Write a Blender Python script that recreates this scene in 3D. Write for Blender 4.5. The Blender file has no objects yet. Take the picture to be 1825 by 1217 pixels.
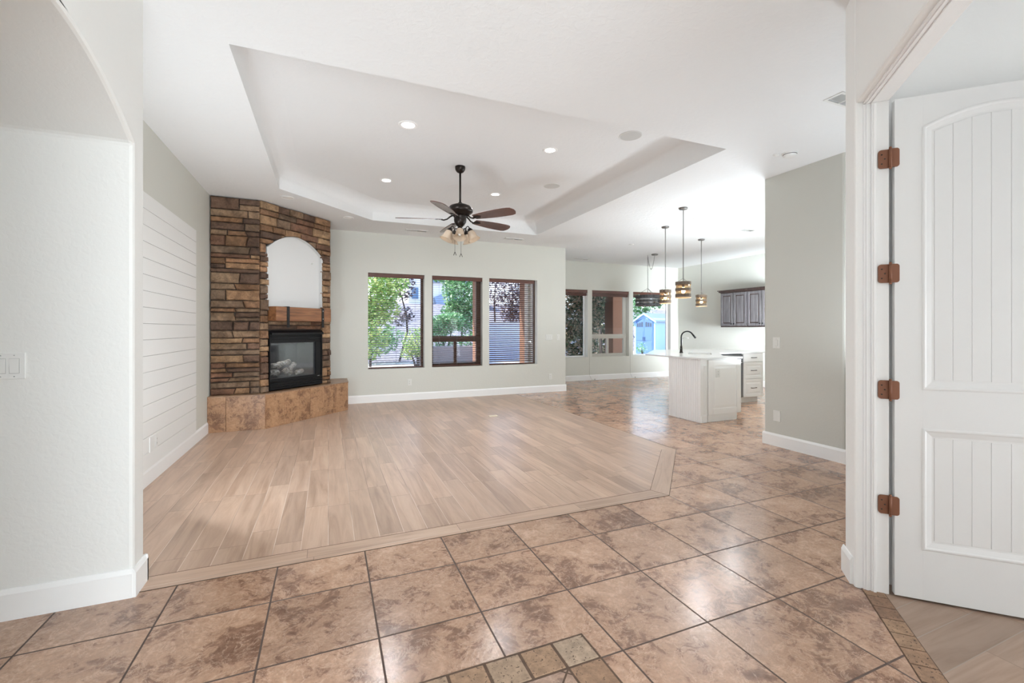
import bpy, bmesh, math, random
from mathutils import Vector, Matrix
from mathutils.geometry import tessellate_polygon
random.seed(7)
SC = bpy.context.scene
COL = SC.collection
R = math.radians

# ------------------------------------------------------------------ camera, world, sun, large lights, exposure
EYE = 1.32
cam = bpy.data.cameras.new('camera'); cam_o = bpy.data.objects.new('camera', cam); COL.objects.link(cam_o)
cam.sensor_width = 36.0; cam.sensor_fit = 'HORIZONTAL'; cam.lens = 789.0 / 1825.0 * 36.0
cam.shift_y = -(608.5 - 586.8) / 1825.0
cam.clip_start = 0.02; cam.clip_end = 300
cam_o.location = (0, 0, EYE); cam_o.rotation_euler = (R(90), 0, -R(22.54))
SC.camera = cam_o

SC.view_settings.view_transform = 'Standard'; SC.view_settings.look = 'None'
SC.view_settings.gamma = 1.0; SC.view_settings.use_curve_mapping = False
SC.view_settings.exposure = 0.16
try:
    SC.cycles.use_denoising = True
    SC.cycles.max_bounces = 10; SC.cycles.diffuse_bounces = 6; SC.cycles.transparent_max_bounces = 24
    SC.cycles.sample_clamp_indirect = 6.0
except Exception:
    pass

W = bpy.data.worlds.new('world'); SC.world = W; W.use_nodes = True
wn = W.node_tree.nodes; wl = W.node_tree.links
bg = wn['Background']; bg.inputs['Strength'].default_value = 3.0
tc = wn.new('ShaderNodeTexCoord'); sx = wn.new('ShaderNodeSeparateXYZ'); cr = wn.new('ShaderNodeValToRGB')
wl.new(tc.outputs['Generated'], sx.inputs[0]); wl.new(sx.outputs['Z'], cr.inputs[0]); wl.new(cr.outputs[0], bg.inputs[0])
cr.color_ramp.elements[0].position = 0.0; cr.color_ramp.elements[0].color = (0.86, 0.93, 1.0, 1)
cr.color_ramp.elements[1].position = 0.6; cr.color_ramp.elements[1].color = (0.30, 0.52, 0.95, 1)

def lamp(kind, name, loc, energy, color=(1, 1, 1), parent=None, rot=None, aim=None, **kw):
    l = bpy.data.lights.new(name, kind); l.energy = energy; l.color = color
    for k, v in kw.items(): setattr(l, k, v)
    o = bpy.data.objects.new(name, l); COL.objects.link(o); o.location = loc
    if rot: o.rotation_euler = rot
    if aim: o.rotation_euler = (Vector(aim) - Vector(loc)).to_track_quat('-Z', 'Y').to_euler()
    if parent: o.parent = parent
    return o
lamp('SUN', 'sun', (0, 0, 20), 12.5, (1.0, 0.96, 0.90), aim=(8.0, -3.0, 10.5), angle=R(0.6))
# added fill lights out of view; kitchen_daylight stands for an unseen window
CW = (0.83, 0.925, 1.0)
lamp('AREA', 'entry_fill', (0.15, -2.85, 1.25), 150, CW, aim=(0.15, 0, 1.15), shape='RECTANGLE', size=1.9, size_y=2.5)  # added fill standing in for unseen entry daylight behind the camera
lamp('AREA', 'entry_ceiling_fill', (0.1, -0.9, 1.9), 5, CW, aim=(0.25, -0.3, 3.0), shape='DISK', size=1.2)  # added uplight, no fixture there, brightens the near ceiling
lamp('AREA', 'corner_fill', (-1.12, 3.25, 0.5), 34, CW, aim=(1.2, 5.2, 3.3), shape='DISK', size=0.45)  # added uplight hidden behind the hall wall, lifts the living room ceiling
lamp('AREA', 'corridor_fill', (4.4, 1.75, 1.0), 26, CW, aim=(4.2, 2.1, 3.06), shape='DISK', size=1.0)  # added uplight out of view, brightens the ceiling at the right
lamp('AREA', 'bedroom_fill', (4.3, -0.9, 1.0), 52, (0.86, 0.93, 1.0), aim=(2.7, 0.8, 0.4), shape='RECTANGLE', size=1.5, size_y=1.6)  # added fill for unseen bedroom daylight, brightens the open door
lamp('AREA', 'kitchen_daylight', (8.3, 4.1, 1.3), 120, CW, aim=(9.2, 6.3, 1.5), shape='RECTANGLE', size=1.2, size_y=1.2, spread=R(66))
lamp('AREA', 'kitchen_ceiling_fill', (6.2, 4.5, 0.9), 84, CW, aim=(6.0, 5.0, 3.06), shape='DISK', size=0.9)  # added uplight hidden in the kitchen, brightens its ceiling

# ------------------------------------------------------------------ helpers
def lin(r, g, b):
    f = lambda c: (c / 255 / 12.92) if c / 255 <= 0.04045 else ((c / 255 + 0.055) / 1.055) ** 2.4
    return (f(r), f(g), f(b))

class MB:
    """collects shapes; build() links them as ONE mesh object"""
    def __init__(s): s.v = []; s.f = []; s.c = []; s.sm = []
    def add(s, vs, fs, col=None, M=None, smooth=False):
        b = len(s.v)
        for p in vs:
            p = Vector(p); s.v.append(M @ p if M is not None else p)
        for f in fs:
            s.f.append([b + i for i in f]); s.c.append(col); s.sm.append(smooth)
        return s
    def box(s, x0, x1, y0, y1, z0, z1, M=None, col=None, b=0.0):
        if b > 0: return s.bbox(x0, x1, y0, y1, z0, z1, b, M, col)
        vs = [(x, y, z) for z in (z0, z1) for x, y in ((x0, y0), (x1, y0), (x1, y1), (x0, y1))]
        return s.add(vs, [(3, 2, 1, 0), (4, 5, 6, 7), (0, 1, 5, 4), (1, 2, 6, 5), (2, 3, 7, 6), (3, 0, 4, 7)], col, M)
    def bbox(s, x0, x1, y0, y1, z0, z1, b, M=None, col=None):
        bm = bmesh.new(); bmesh.ops.create_cube(bm, size=1.0)
        for v in bm.verts:
            v.co = Vector(((x0 + x1) / 2 + v.co.x * (x1 - x0), (y0 + y1) / 2 + v.co.y * (y1 - y0), (z0 + z1) / 2 + v.co.z * (z1 - z0)))
        b = min(b, 0.45 * min(abs(x1 - x0), abs(y1 - y0), abs(z1 - z0)))
        bmesh.ops.bevel(bm, geom=bm.edges[:] , offset=b, segments=2, affect='EDGES', profile=0.5)
        bm.verts.index_update()
        s.add([v.co.copy() for v in bm.verts], [[v.index for v in f.verts] for f in bm.faces], col, M); bm.free(); return s
    def prism(s, poly, z0, z1, M=None, col=None, caps=True):
        n = len(poly)
        a = sum(poly[i][0] * poly[(i + 1) % n][1] - poly[(i + 1) % n][0] * poly[i][1] for i in range(n))
        if a < 0: poly = list(reversed(poly))
        vs = [(p[0], p[1], z0) for p in poly] + [(p[0], p[1], z1) for p in poly]
        fs = [(i, (i + 1) % n, n + (i + 1) % n, n + i) for i in range(n)]
        if caps:
            for t in tessellate_polygon([[Vector((p[0], p[1], 0)) for p in poly]]):
                p0, p1, p2 = (Vector(poly[i]).to_2d() for i in t)
                if (p1 - p0).cross(p2 - p0) < 0: t = t[::-1]
                fs.append(tuple(n + i for i in t)); fs.append(tuple(reversed(t)))
        return s.add(vs, fs, col, M)
    def lathe(s, prof, seg=24, M=None, col=None, smooth=True, closed=False):
        vs = []; fs = []; n = len(prof)
        for k in range(seg):
            a = 2 * math.pi * k / seg
            vs += [(r * math.cos(a), r * math.sin(a), z) for r, z in prof]
        for k in range(seg):
            k2 = (k + 1) % seg
            for i in range(n - (0 if closed else 1)):
                j = (i + 1) % n
                fs.append((k * n + i, k2 * n + i, k2 * n + j, k * n + j))
        return s.add(vs, fs, col, M, smooth)
    def tube(s, pts, r, seg=8, M=None, col=None, caps=True):
        pts = [Vector(p) for p in pts]; n = len(pts)
        rs = r if isinstance(r, (list, tuple)) else [r] * n
        vs = []; fs = []
        up = Vector((0, 0, 1))
        T0 = (pts[1] - pts[0]).normalized()
        if abs(T0.dot(up)) > 0.95: up = Vector((1, 0, 0))
        N = (up - T0 * up.dot(T0)).normalized()
        for i, p in enumerate(pts):
            T = (pts[min(i + 1, n - 1)] - pts[max(i - 1, 0)]).normalized()
            N = (N - T * N.dot(T)).normalized(); B = T.cross(N)
            for k in range(seg):
                a = 2 * math.pi * k / seg
                vs.append(p + (N * math.cos(a) + B * math.sin(a)) * rs[i])
        for i in range(n - 1):
            for k in range(seg):
                k2 = (k + 1) % seg
                fs.append((i * seg + k, i * seg + k2, (i + 1) * seg + k2, (i + 1) * seg + k))
        if caps:
            fs.append(tuple(reversed(range(seg)))); fs.append(tuple((n - 1) * seg + k for k in range(seg)))
        return s.add(vs, fs, col, M, True)
    def sphere(s, c, r, M=None, col=None, seg=12):
        rz = r if isinstance(r, (tuple, list)) else (r, r, r)
        prof = [(max(1e-4, math.cos(a)), math.sin(a)) for a in [(-0.5 + k / 8) * math.pi for k in range(9)]]
        m = Matrix.Translation(c) @ Matrix.Diagonal((rz[0], rz[1], rz[2], 1))
        return s.lathe(prof, seg, (M @ m) if M is not None else m, col)
    def build(s, name, mat, parent=None, world=True, bevel=0.0):
        me = bpy.data.meshes.new(name)
        vs = s.v
        o = bpy.data.objects.new(name, me)
        if parent is not None:
            o.parent = parent
            if world:
                inv = PM(parent).inverted(); vs = [inv @ p for p in vs]
        me.from_pydata([tuple(p) for p in vs], [], s.f)
        if any(c is not None for c in s.c):
            at = me.color_attributes.new('tint', 'FLOAT_COLOR', 'CORNER')
            li = 0
            for poly, c in zip(me.polygons, s.c):
                for _ in poly.loop_indices:
                    at.data[li].color = (*(c or (1, 1, 1)), 1); li += 1
        for poly, sm in zip(me.polygons, s.sm): poly.use_smooth = sm
        me.materials.append(mat); me.update()
        COL.objects.link(o)
        if bevel > 0:
            m = o.modifiers.new('bevel', 'BEVEL'); m.width = bevel; m.segments = 2; m.limit_method = 'ANGLE'; m.angle_limit = R(40)
        return o

def PM(o):
    m = Matrix.LocRotScale(o.location, o.rotation_euler, o.scale)
    return PM(o.parent) @ m if o.parent else m

def tag(o, label, cat, group=None, kind=None):
    o['label'] = label; o['category'] = cat
    if group: o['group'] = group
    if kind: o['kind'] = kind
    return o
def thing(name, loc, label, cat, group=None, rz=0.0, kind=None):
    o = bpy.data.objects.new(name, None); COL.objects.link(o); o.empty_display_size = 0.1
    o.location = loc; o.rotation_euler = (0, 0, rz)
    return tag(o, label, cat, group, kind)
def struct(o, label=None):
    o['kind'] = 'structure'
    if label: o['label'] = label
    return o
def struct_empty(name, loc, label, rz=0.0):
    o = bpy.data.objects.new(name, None); COL.objects.link(o); o.location = loc; o.rotation_euler = (0, 0, rz)
    return struct(o, label)
def frame(origin, xdir):
    """matrix with local x along xdir (horizontal), z up, y = left of x"""
    x = Vector((xdir[0], xdir[1], 0)).normalized(); y = Vector((-x.y, x.x, 0))
    return Matrix(((x.x, y.x, 0, origin[0]), (x.y, y.y, 0, origin[1]), (0, 0, 1, origin[2] if len(origin) > 2 else 0), (0, 0, 0, 1)))
def copy_tree(o, parent=None):
    c = o.copy(); COL.objects.link(c)
    if parent: c.parent = parent
    for ch in list(o.children): copy_tree(ch, c)
    return c

def rounded(poly, rad):
    out = []; n = len(poly)
    for i, p in enumerate(poly):
        r = rad.get(i, 0)
        if not r: out.append(p); continue
        P = Vector(p); A = (Vector(poly[i - 1]) - P).normalized(); B = (Vector(poly[(i + 1) % n]) - P).normalized()
        h = A.angle(B) / 2; d = r / math.tan(h); C_ = P + (A + B).normalized() * (r / math.sin(h)); s = P + A * d; e = P + B * d
        a0 = math.atan2(s.y - C_.y, s.x - C_.x); a1 = math.atan2(e.y - C_.y, e.x - C_.x); da = (a1 - a0 + math.pi) % (2 * math.pi) - math.pi
        for k in range(9): out.append((C_.x + r * math.cos(a0 + da * k / 8), C_.y + r * math.sin(a0 + da * k / 8)))
    return out

# ------------------------------------------------------------------ materials
class G:
    def __init__(s, name):
        s.m = bpy.data.materials.new(name); s.m.use_nodes = True
        s.n = s.m.node_tree.nodes; s.l = s.m.node_tree.links
        s.b = s.n['Principled BSDF']; s.out = s.n['Material Output']
    def node(s, t, **kw):
        n = s.n.new(t)
        for k, v in kw.items(): setattr(n, k, v)
        return n
    def put(s, sock, v):
        if v is None: return
        if hasattr(v, 'is_output') or isinstance(v, bpy.types.NodeSocket): s.l.new(v, sock)
        else: sock.default_value = v
    def math(s, op, a, b=None, c=None, clamp=False):
        n = s.node('ShaderNodeMath', operation=op, use_clamp=clamp)
        s.put(n.inputs[0], a); s.put(n.inputs[1], b); s.put(n.inputs[2], c); return n.outputs[0]
    def pos(s): return s.node('ShaderNodeNewGeometry').outputs['Position']
    def obj(s): return s.node('ShaderNodeTexCoord').outputs['Object']
    def sep(s, v):
        n = s.node('ShaderNodeSeparateXYZ'); s.put(n.inputs[0], v); return n.outputs
    def comb(s, x, y, z):
        n = s.node('ShaderNodeCombineXYZ')
        for i, q in enumerate((x, y, z)): s.put(n.inputs[i], q)
        return n.outputs[0]
    def vm(s, op, a, b):
        n = s.node('ShaderNodeVectorMath', operation=op); s.put(n.inputs[0], a); s.put(n.inputs[1], b); return n.outputs[0]
    def noise(s, vec, scale, detail=6, rough=0.55, dist=0.0):
        n = s.node('ShaderNodeTexNoise'); s.put(n.inputs['Vector'], vec)
        n.inputs['Scale'].default_value = scale; n.inputs['Detail'].default_value = detail
        n.inputs['Roughness'].default_value = rough; n.inputs['Distortion'].default_value = dist
        return n.outputs[0]
    def white(s, vec):
        n = s.node('ShaderNodeTexWhiteNoise', noise_dimensions='3D'); s.put(n.inputs['Vector'], vec); return n.outputs
    def ramp(s, fac, stops):
        n = s.node('ShaderNodeValToRGB'); s.put(n.inputs[0], fac); e = n.color_ramp.elements
        while len(e) < len(stops): e.new(0.5)
        for q, (p, c) in zip(e, stops): q.position = p; q.color = (*c, 1) if len(c) == 3 else c
        return n.outputs[0]
    def mix(s, fac, a, b, mode='MIX'):
        n = s.node('ShaderNodeMix', data_type='RGBA', blend_type=mode)
        s.put(n.inputs[0], fac); s.put(n.inputs[6], a if not isinstance(a, tuple) else (*a, 1)[:4]); s.put(n.inputs[7], b if not isinstance(b, tuple) else (*b, 1)[:4])
        return n.outputs[2]
    def bump(s, h, strength=0.3, dist=0.01):
        n = s.node('ShaderNodeBump'); n.inputs['Strength'].default_value = strength; n.inputs['Distance'].default_value = dist
        s.put(n.inputs['Height'], h); s.l.new(n.outputs[0], s.b.inputs['Normal']); return n
    def base(s, c): s.put(s.b.inputs['Base Color'], c if not isinstance(c, tuple) else (*c, 1)[:4])
    def rough(s, r): s.put(s.b.inputs['Roughness'], r)

def plain(name, col, rough=0.5, metal=0.0, bump=None, coat=0.0):
    g = G(name); g.base(col); g.rough(rough); g.b.inputs['Metallic'].default_value = metal
    if bump: g.bump(g.noise(g.pos(), bump[0], 4, 0.6), bump[1], bump[2] if len(bump) > 2 else 0.004)
    if coat: g.b.inputs['Coat Weight'].default_value = coat
    return g.m
def paint(name, col, scale=38, strength=0.25, rough=0.6):
    g = G(name); p = g.pos()
    n = g.noise(p, scale, 4, 0.5, 0.6)
    g.base(g.mix(g.noise(p, 1.3, 2), tuple(c * 0.985 for c in col), tuple(min(1, c * 1.015) for c in col)))
    g.rough(rough); g.bump(g.math('SMOOTHSTEP', n, 0.42, 0.62) if False else n, strength, 0.006); return g.m

M = {}
M['ceiling'] = paint('ceiling paint', (0.80, 0.81, 0.81), 20, 0.75, 0.7)
M['wall_right'] = paint('dimmed wall paint', (0.59, 0.59, 0.54), 42, 0.22, 0.6)  # copy of the wall paint, darker in colour to offset stronger light here
M['wall'] = paint('wall paint', (0.66, 0.66, 0.605), 42, 0.22, 0.6)
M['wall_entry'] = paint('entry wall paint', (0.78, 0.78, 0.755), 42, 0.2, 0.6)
M['trim'] = plain('white trim paint', (0.89, 0.89, 0.88), 0.35)
M['door'] = plain('white door paint', (0.80, 0.80, 0.79), 0.4, bump=(60, 0.05))
M['shiplap'] = plain('white board paint', (0.82, 0.82, 0.80), 0.5)
M['cab_white'] = plain('white cabinet paint', (0.87, 0.87, 0.855), 0.35)
M['plate'] = plain('almond plastic', (0.74, 0.74, 0.70), 0.4)
M['plate_white'] = plain('white plastic', (0.78, 0.78, 0.76), 0.4)
M['slot'] = plain('dark slot', (0.03, 0.03, 0.03), 0.6)
M['black'] = plain('black painted steel', (0.006, 0.006, 0.007), 0.38)
M['black'].node_tree.nodes['Principled BSDF'].inputs['Specular IOR Level'].default_value = 0.2
M['iron'] = plain('wrought iron', (0.018, 0.017, 0.017), 0.55, 0.4)
M['bronze'] = plain('oil rubbed bronze', (0.020, 0.014, 0.011), 0.32, 0.6)
M['hinge'] = plain('copper bronze hinge', (0.235, 0.100, 0.056), 0.45, 0.3)
M['steel'] = plain('brushed steel', (0.45, 0.45, 0.46), 0.35, 1.0)
M['dish'] = plain('dark stainless', (0.16, 0.16, 0.165), 0.35, 0.6)
M['grille'] = plain('speaker grille', (0.60, 0.60, 0.58), 0.8, bump=(400, 0.3))
M['vent'] = plain('white enamel', (0.74, 0.74, 0.72), 0.5)
M['darkgap'] = plain('shadow gap', (0.05, 0.05, 0.05), 0.8)
M['duct'] = plain('grey duct', (0.42, 0.42, 0.42), 0.8)
M['quartz'] = plain('white quartz', (0.74, 0.74, 0.735), 0.12)
M['sink'] = plain('white sink enamel', (0.75, 0.74, 0.72), 0.25)
M['brown_vinyl'] = plain('brown window frame', (0.10, 0.055, 0.036), 0.45)
M['tan_vinyl'] = plain('almond window frame', (0.50, 0.48, 0.43), 0.45)
M['white_vinyl'] = plain('white window frame', (0.80, 0.80, 0.78), 0.4)
M['stucco'] = plain('tan stucco', (0.22, 0.108, 0.066), 0.9, bump=(60, 0.4))
M['concrete'] = plain('pale concrete', (0.58, 0.57, 0.55), 0.85, bump=(30, 0.2))
M['fence'] = plain('grey block wall', (0.52, 0.56, 0.68), 0.9, bump=(14, 0.3))  # blue cast of shade put into the block grey
M['shed_wall'] = plain('shade blue wall resin', (0.30, 0.47, 0.70), 0.6)  # blue of the shade put into the resin colour
M['shed_door'] = plain('shade blue door resin', (0.08, 0.16, 0.34), 0.6)  # door colour carries the same painted blue of shade
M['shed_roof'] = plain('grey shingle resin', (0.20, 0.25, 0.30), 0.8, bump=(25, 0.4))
M['house_wall'] = plain('white house siding', (0.72, 0.72, 0.72), 0.8)
M['house_roof'] = plain('blue grey roof', (0.24, 0.30, 0.40), 0.9, bump=(12, 0.4))
M['house_glass'] = plain('blue house window', (0.06, 0.16, 0.30), 0.1)
M['bark'] = plain('dark bark', (0.06, 0.045, 0.035), 0.9, bump=(20, 0.6))
M['logs'] = None
def emit(name, col, s):
    g = G(name); g.base((0.8, 0.8, 0.8)); g.b.inputs['Emission Color'].default_value = (*col, 1); g.b.inputs['Emission Strength'].default_value = s; return g.m
M['lamp_white'] = emit('lit lens', (1.0, 0.97, 0.92), 6.0)
M['bulb'] = emit('warm lit bulb', (1.0, 0.72, 0.40), 14.0)
M['lens_off'] = plain('unlit frosted lens', (0.86, 0.85, 0.82), 0.4)

def glass_mat(name, tint=(1, 1, 1), refl=0.06, rough=0.0):
    g = G(name); g.n.remove(g.b)
    t = g.node('ShaderNodeBsdfTransparent'); t.inputs[0].default_value = (*tint, 1)
    gl = g.node('ShaderNodeBsdfGlossy'); gl.inputs['Roughness'].default_value = rough
    lw = g.node('ShaderNodeLayerWeight'); lw.inputs[0].default_value = 0.35
    f = g.math('MULTIPLY_ADD', lw.outputs['Fresnel'], refl * 4, refl - 0.01, True)
    m = g.node('ShaderNodeMixShader'); g.l.new(f, m.inputs[0]); g.l.new(t.outputs[0], m.inputs[1]); g.l.new(gl.outputs[0], m.inputs[2])
    g.l.new(m.outputs[0], g.out.inputs[0]); return g.m
M['glass'] = glass_mat('window glass', (0.97, 0.98, 0.98), 0.022)
M['fire_glass'] = glass_mat('smoky fire glass', (0.78, 0.80, 0.82), 0.05, 0.05)

TILE = 0.4594; TU0 = 0.2006; TV0 = 2.425
def travertine(g, p, cell_rand, light=1.0):
    """mottled brown stone-look tile colour; p position, cell_rand per-tile vector"""
    q = g.vm('ADD', p, g.vm('MULTIPLY', cell_rand, (37.0, 41.0, 23.0)))
    big = g.noise(q, 3.0, 12, 0.66, 0.5)
    mid = g.noise(q, 13.0, 10, 0.72, 0.9)
    fine = g.noise(q, 60.0, 5, 0.75, 0.4)
    m = g.math('ADD', g.math('MULTIPLY', big, 0.56), g.math('MULTIPLY', mid, 0.44))
    k = light
    c = g.ramp(m, [(0.38, (0.165 * k, 0.100 * k, 0.072 * k)), (0.462, (0.260 * k, 0.172 * k, 0.130 * k)), (0.485, (0.375 * k, 0.262 * k, 0.200 * k)), (0.55, (0.430 * k, 0.310 * k, 0.238 * k)), (0.64, (0.54 * k, 0.42 * k, 0.345 * k))])
    vein = g.math('ABSOLUTE', g.math('SUBTRACT', g.noise(q, 7.0, 10, 0.7, 1.2), 0.5))
    c = g.mix(g.ramp(vein, [(0.0, (0.45, 0.45, 0.45)), (0.018, (0, 0, 0))]), c, (0.66 * k, 0.54 * k, 0.46 * k))
    c = g.mix(0.30, c, g.ramp(fine, [(0.3, (0.22, 0.22, 0.22)), (0.7, (0.80, 0.80, 0.80))]), 'OVERLAY')
    return c, m, fine
def tile_floor(k):
    g = G('travertine floor tile'); p = g.pos(); x, y, z = g.sep(p)
    fu = g.math('DIVIDE', g.math('SUBTRACT', x, TU0), TILE); fv = g.math('DIVIDE', g.math('SUBTRACT', y, TV0), TILE)
    cu = g.math('FLOOR', fu); cv = g.math('FLOOR', fv)
    r = g.white(g.comb(cu, cv, 3.0))[1]; rv = g.white(g.comb(cu, cv, 9.0))[0]
    c, m, fine = travertine(g, p, r, k)
    c = g.mix(1.0, c, (1.03, 0.88, 0.76), 'MULTIPLY')
    c = g.mix(0.20, c, g.ramp(rv, [(0, (0.25, 0.25, 0.25)), (1, (0.75, 0.75, 0.75))]), 'OVERLAY')
    e = lambda f: g.math('ABSOLUTE', g.math('SUBTRACT', g.math('FRACT', f), 0.5))
    d = g.math('MAXIMUM', e(fu), e(fv))
    grout = g.math('GREATER_THAN', d, 0.5 - 0.0042 / TILE)
    g.base(g.mix(grout, c, (0.085, 0.050, 0.034)))
    ro = g.math('ADD', g.math('MULTIPLY', m, 0.16), 0.13)
    g.rough(g.math('ADD', ro, g.math('MULTIPLY', grout, 0.6)))
    h = g.math('ADD', g.math('MULTIPLY', g.math('SUBTRACT', 1.0, grout), 1.0), g.math('MULTIPLY', m, 0.8))
    g.b.inputs['IOR'].default_value = 1.7; g.bump(h, 0.12, 0.002); return g.m
M['tile'] = tile_floor(1.04)
def tile_piece(name, light, hue=(1.03, 0.90, 0.79)):
    g = G(name); p = g.pos(); at = g.node('ShaderNodeAttribute', attribute_name='tint')
    c, m, fine = travertine(g, p, at.outputs['Vector'], light); c = g.mix(1.0, c, hue, 'MULTIPLY')
    g.base(c); g.rough(0.35); g.bump(m, 0.15, 0.003); return g.m
M['hearth_tile'] = tile_piece('travertine hearth tile', 0.95, (1.0, 0.77, 0.53))
def tumbled():
    g = G('tumbled stone mosaic'); p = g.pos(); at = g.node('ShaderNodeAttribute', attribute_name='tint')
    n = g.noise(p, 22, 8, 0.7); pit = g.noise(p, 90, 3, 0.5, 0.8)
    c = g.mix(0.5, at.outputs['Color'], g.ramp(n, [(0.35, (0.25, 0.24, 0.22)), (0.65, (0.8, 0.78, 0.74))]), 'OVERLAY')
    pm = g.ramp(pit, [(0.63, (0, 0, 0)), (0.66, (1, 1, 1))])
    c = g.mix(pm, c, (0.07, 0.045, 0.03)); g.base(g.mix(1.0, c, (1.16, 1.05, 0.94), 'MULTIPLY')); g.rough(0.7); g.bump(g.math('SUBTRACT', n, pm), 0.35, 0.003); return g.m
M['mosaic'] = tumbled()
M['grout'] = plain('brown grout', (0.085, 0.055, 0.038), 0.9)

def wood_planks(name, along='y', w=0.152, L=0.92, off=0.0, dark=1.0, border=None):
    g = G(name); p = g.pos(); x, y, z = g.sep(p)
    a, b = (x, y) if along == 'y' else (y, x)
    fu = g.math('DIVIDE', g.math('SUBTRACT', a, off), w); cu = g.math('FLOOR', fu)
    rr = g.white(g.comb(cu, 5.0, 1.0))[0]
    fv = g.math('ADD', g.math('DIVIDE', b, L), g.math('MULTIPLY', rr, 7.31)); cv = g.math('FLOOR', fv)
    rnd = g.white(g.comb(cu, cv, 2.0)); r1 = rnd[0]; rc = rnd[1]
    q = g.vm('ADD', g.comb(g.math('MULTIPLY', a, 15.0), g.math('MULTIPLY', b, 1.1), 0.0), g.vm('MULTIPLY', rc, (91.0, 63.0, 17.0)))
    n1 = g.noise(q, 1.0, 8, 0.62, 1.2)
    q2 = g.vm('ADD', g.comb(g.math('MULTIPLY', a, 4.0), g.math('MULTIPLY', b, 0.9), 0.0), g.vm('MULTIPLY', rc, (31.0, 13.0, 7.0)))
    n2 = g.noise(q2, 1.2, 4, 0.5, 0.8)
    k = dark
    c = g.ramp(n1, [(0.26, (0.350 * k, 0.250 * k, 0.188 * k)), (0.42, (0.455 * k, 0.340 * k, 0.268 * k)), (0.56, (0.520 * k, 0.400 * k, 0.322 * k)), (0.75, (0.58 * k, 0.46 * k, 0.38 * k))])
    c = g.mix(0.40, c, g.ramp(n2, [(0.25, (0.32, 0.31, 0.31)), (0.7, (0.62, 0.62, 0.62))]), 'OVERLAY')
    c = g.mix(0.28, c, g.ramp(r1, [(0, (0.28, 0.27, 0.26)), (1, (0.72, 0.71, 0.70))]), 'OVERLAY')
    c = g.mix(1.0, c, (0.97, 0.89, 0.82), 'MULTIPLY')
    e1 = g.math('ABSOLUTE', g.math('SUBTRACT', g.math('FRACT', fu), 0.5)); e2 = g.math('ABSOLUTE', g.math('SUBTRACT', g.math('FRACT', fv), 0.5))
    gl = g.math('GREATER_THAN', e1, 0.5 - 0.0016 / w); gd = g.math('GREATER_THAN', e2, 0.5 - 0.0014 / L)
    gb = g.math('MAXIMUM', gl, gd)
    c = g.mix(gb, c, g.mix(g.math('MAXIMUM', gd, g.ramp(g.noise(p, 0.7, 2), [(0.46, (0, 0, 0)), (0.54, (1, 1, 1))])), (0.66 * (k if k < 0.9 else 1) ** 2.5, 0.54 * (k if k < 0.9 else 1) ** 2.5, 0.45 * (k if k < 0.9 else 1) ** 2.5), (0.20, 0.135, 0.10)))
    g.base(c); g.rough(g.math('ADD', g.math('MULTIPLY', n1, 0.22), 0.22))
    g.bump(g.math('SUBTRACT', g.math('MULTIPLY', n1, 0.4), gb), 0.15, 0.002); return g.m
M['wood_floor'] = wood_planks('wood look floor plank', 'y', 0.152, 0.92)
M['wood_border_u'] = wood_planks('wood look border plank', 'x', 0.152, 0.915, 0.04 + 2.77)
M['wood_bedroom'] = wood_planks('grey brown bedroom plank', 'x', 0.152, 0.92, 0.02, 0.76)
def wood_border_diag():
    g = G('wood look diagonal border plank'); p = g.pos(); x, y, z = g.sep(p)
    t = g.math('MULTIPLY', g.math('ADD', x, y), 0.7071); s_ = g.math('MULTIPLY', g.math('SUBTRACT', x, y), 0.7071)
    n1 = g.noise(g.comb(g.math('MULTIPLY', s_, 16.0), g.math('MULTIPLY', t, 1.2), 0.0), 1.0, 8, 0.62, 1.2)
    c = g.ramp(n1, [(0.26, (0.35, 0.25, 0.188)), (0.42, (0.455, 0.34, 0.268)), (0.56, (0.52, 0.40, 0.322)), (0.75, (0.58, 0.46, 0.38))])
    c = g.mix(1.0, c, (0.97, 0.89, 0.82), 'MULTIPLY')
    f = g.math('ABSOLUTE', g.math('SUBTRACT', g.math('FRACT', g.math('DIVIDE', g.math('SUBTRACT', t, 4.40), 0.915)), 0.5))
    c = g.mix(g.math('GREATER_THAN', f, 0.4985), c, (0.20, 0.14, 0.10))
    g.base(c); g.rough(0.32); return g.m
M['wood_border_d'] = wood_border_diag()

def stone_mat():
    g = G('ledge stone'); p = g.pos(); at = g.node('ShaderNodeAttribute', attribute_name='tint')
    n = g.noise(p, 11, 9, 0.7, 0.4); n2 = g.noise(p, 45, 5, 0.65)
    c0 = g.mix(g.ramp(g.noise(p, 4.5, 6, 0.65, 0.6), [(0.40, (0, 0, 0)), (0.62, (1, 1, 1))]), at.outputs['Color'], g.mix(1.0, at.outputs['Color'], (0.62, 0.57, 0.52), 'MULTIPLY'))
    c = g.mix(0.8, c0, g.ramp(n, [(0.3, (0.20, 0.19, 0.18)), (0.7, (0.80, 0.78, 0.74))]), 'OVERLAY')
    c = g.mix(0.4, c, g.ramp(n2, [(0.3, (0.3, 0.3, 0.3)), (0.7, (0.7, 0.7, 0.7))]), 'OVERLAY')
    g.base(c); g.rough(0.85); g.bump(g.math('ADD', n, g.math('MULTIPLY', n2, 0.4)), 0.9, 0.02); return g.m
M['stone'] = stone_mat()
M['mortar'] = plain('dark mortar', (0.055, 0.040, 0.032), 0.95, bump=(60, 0.5))
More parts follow.
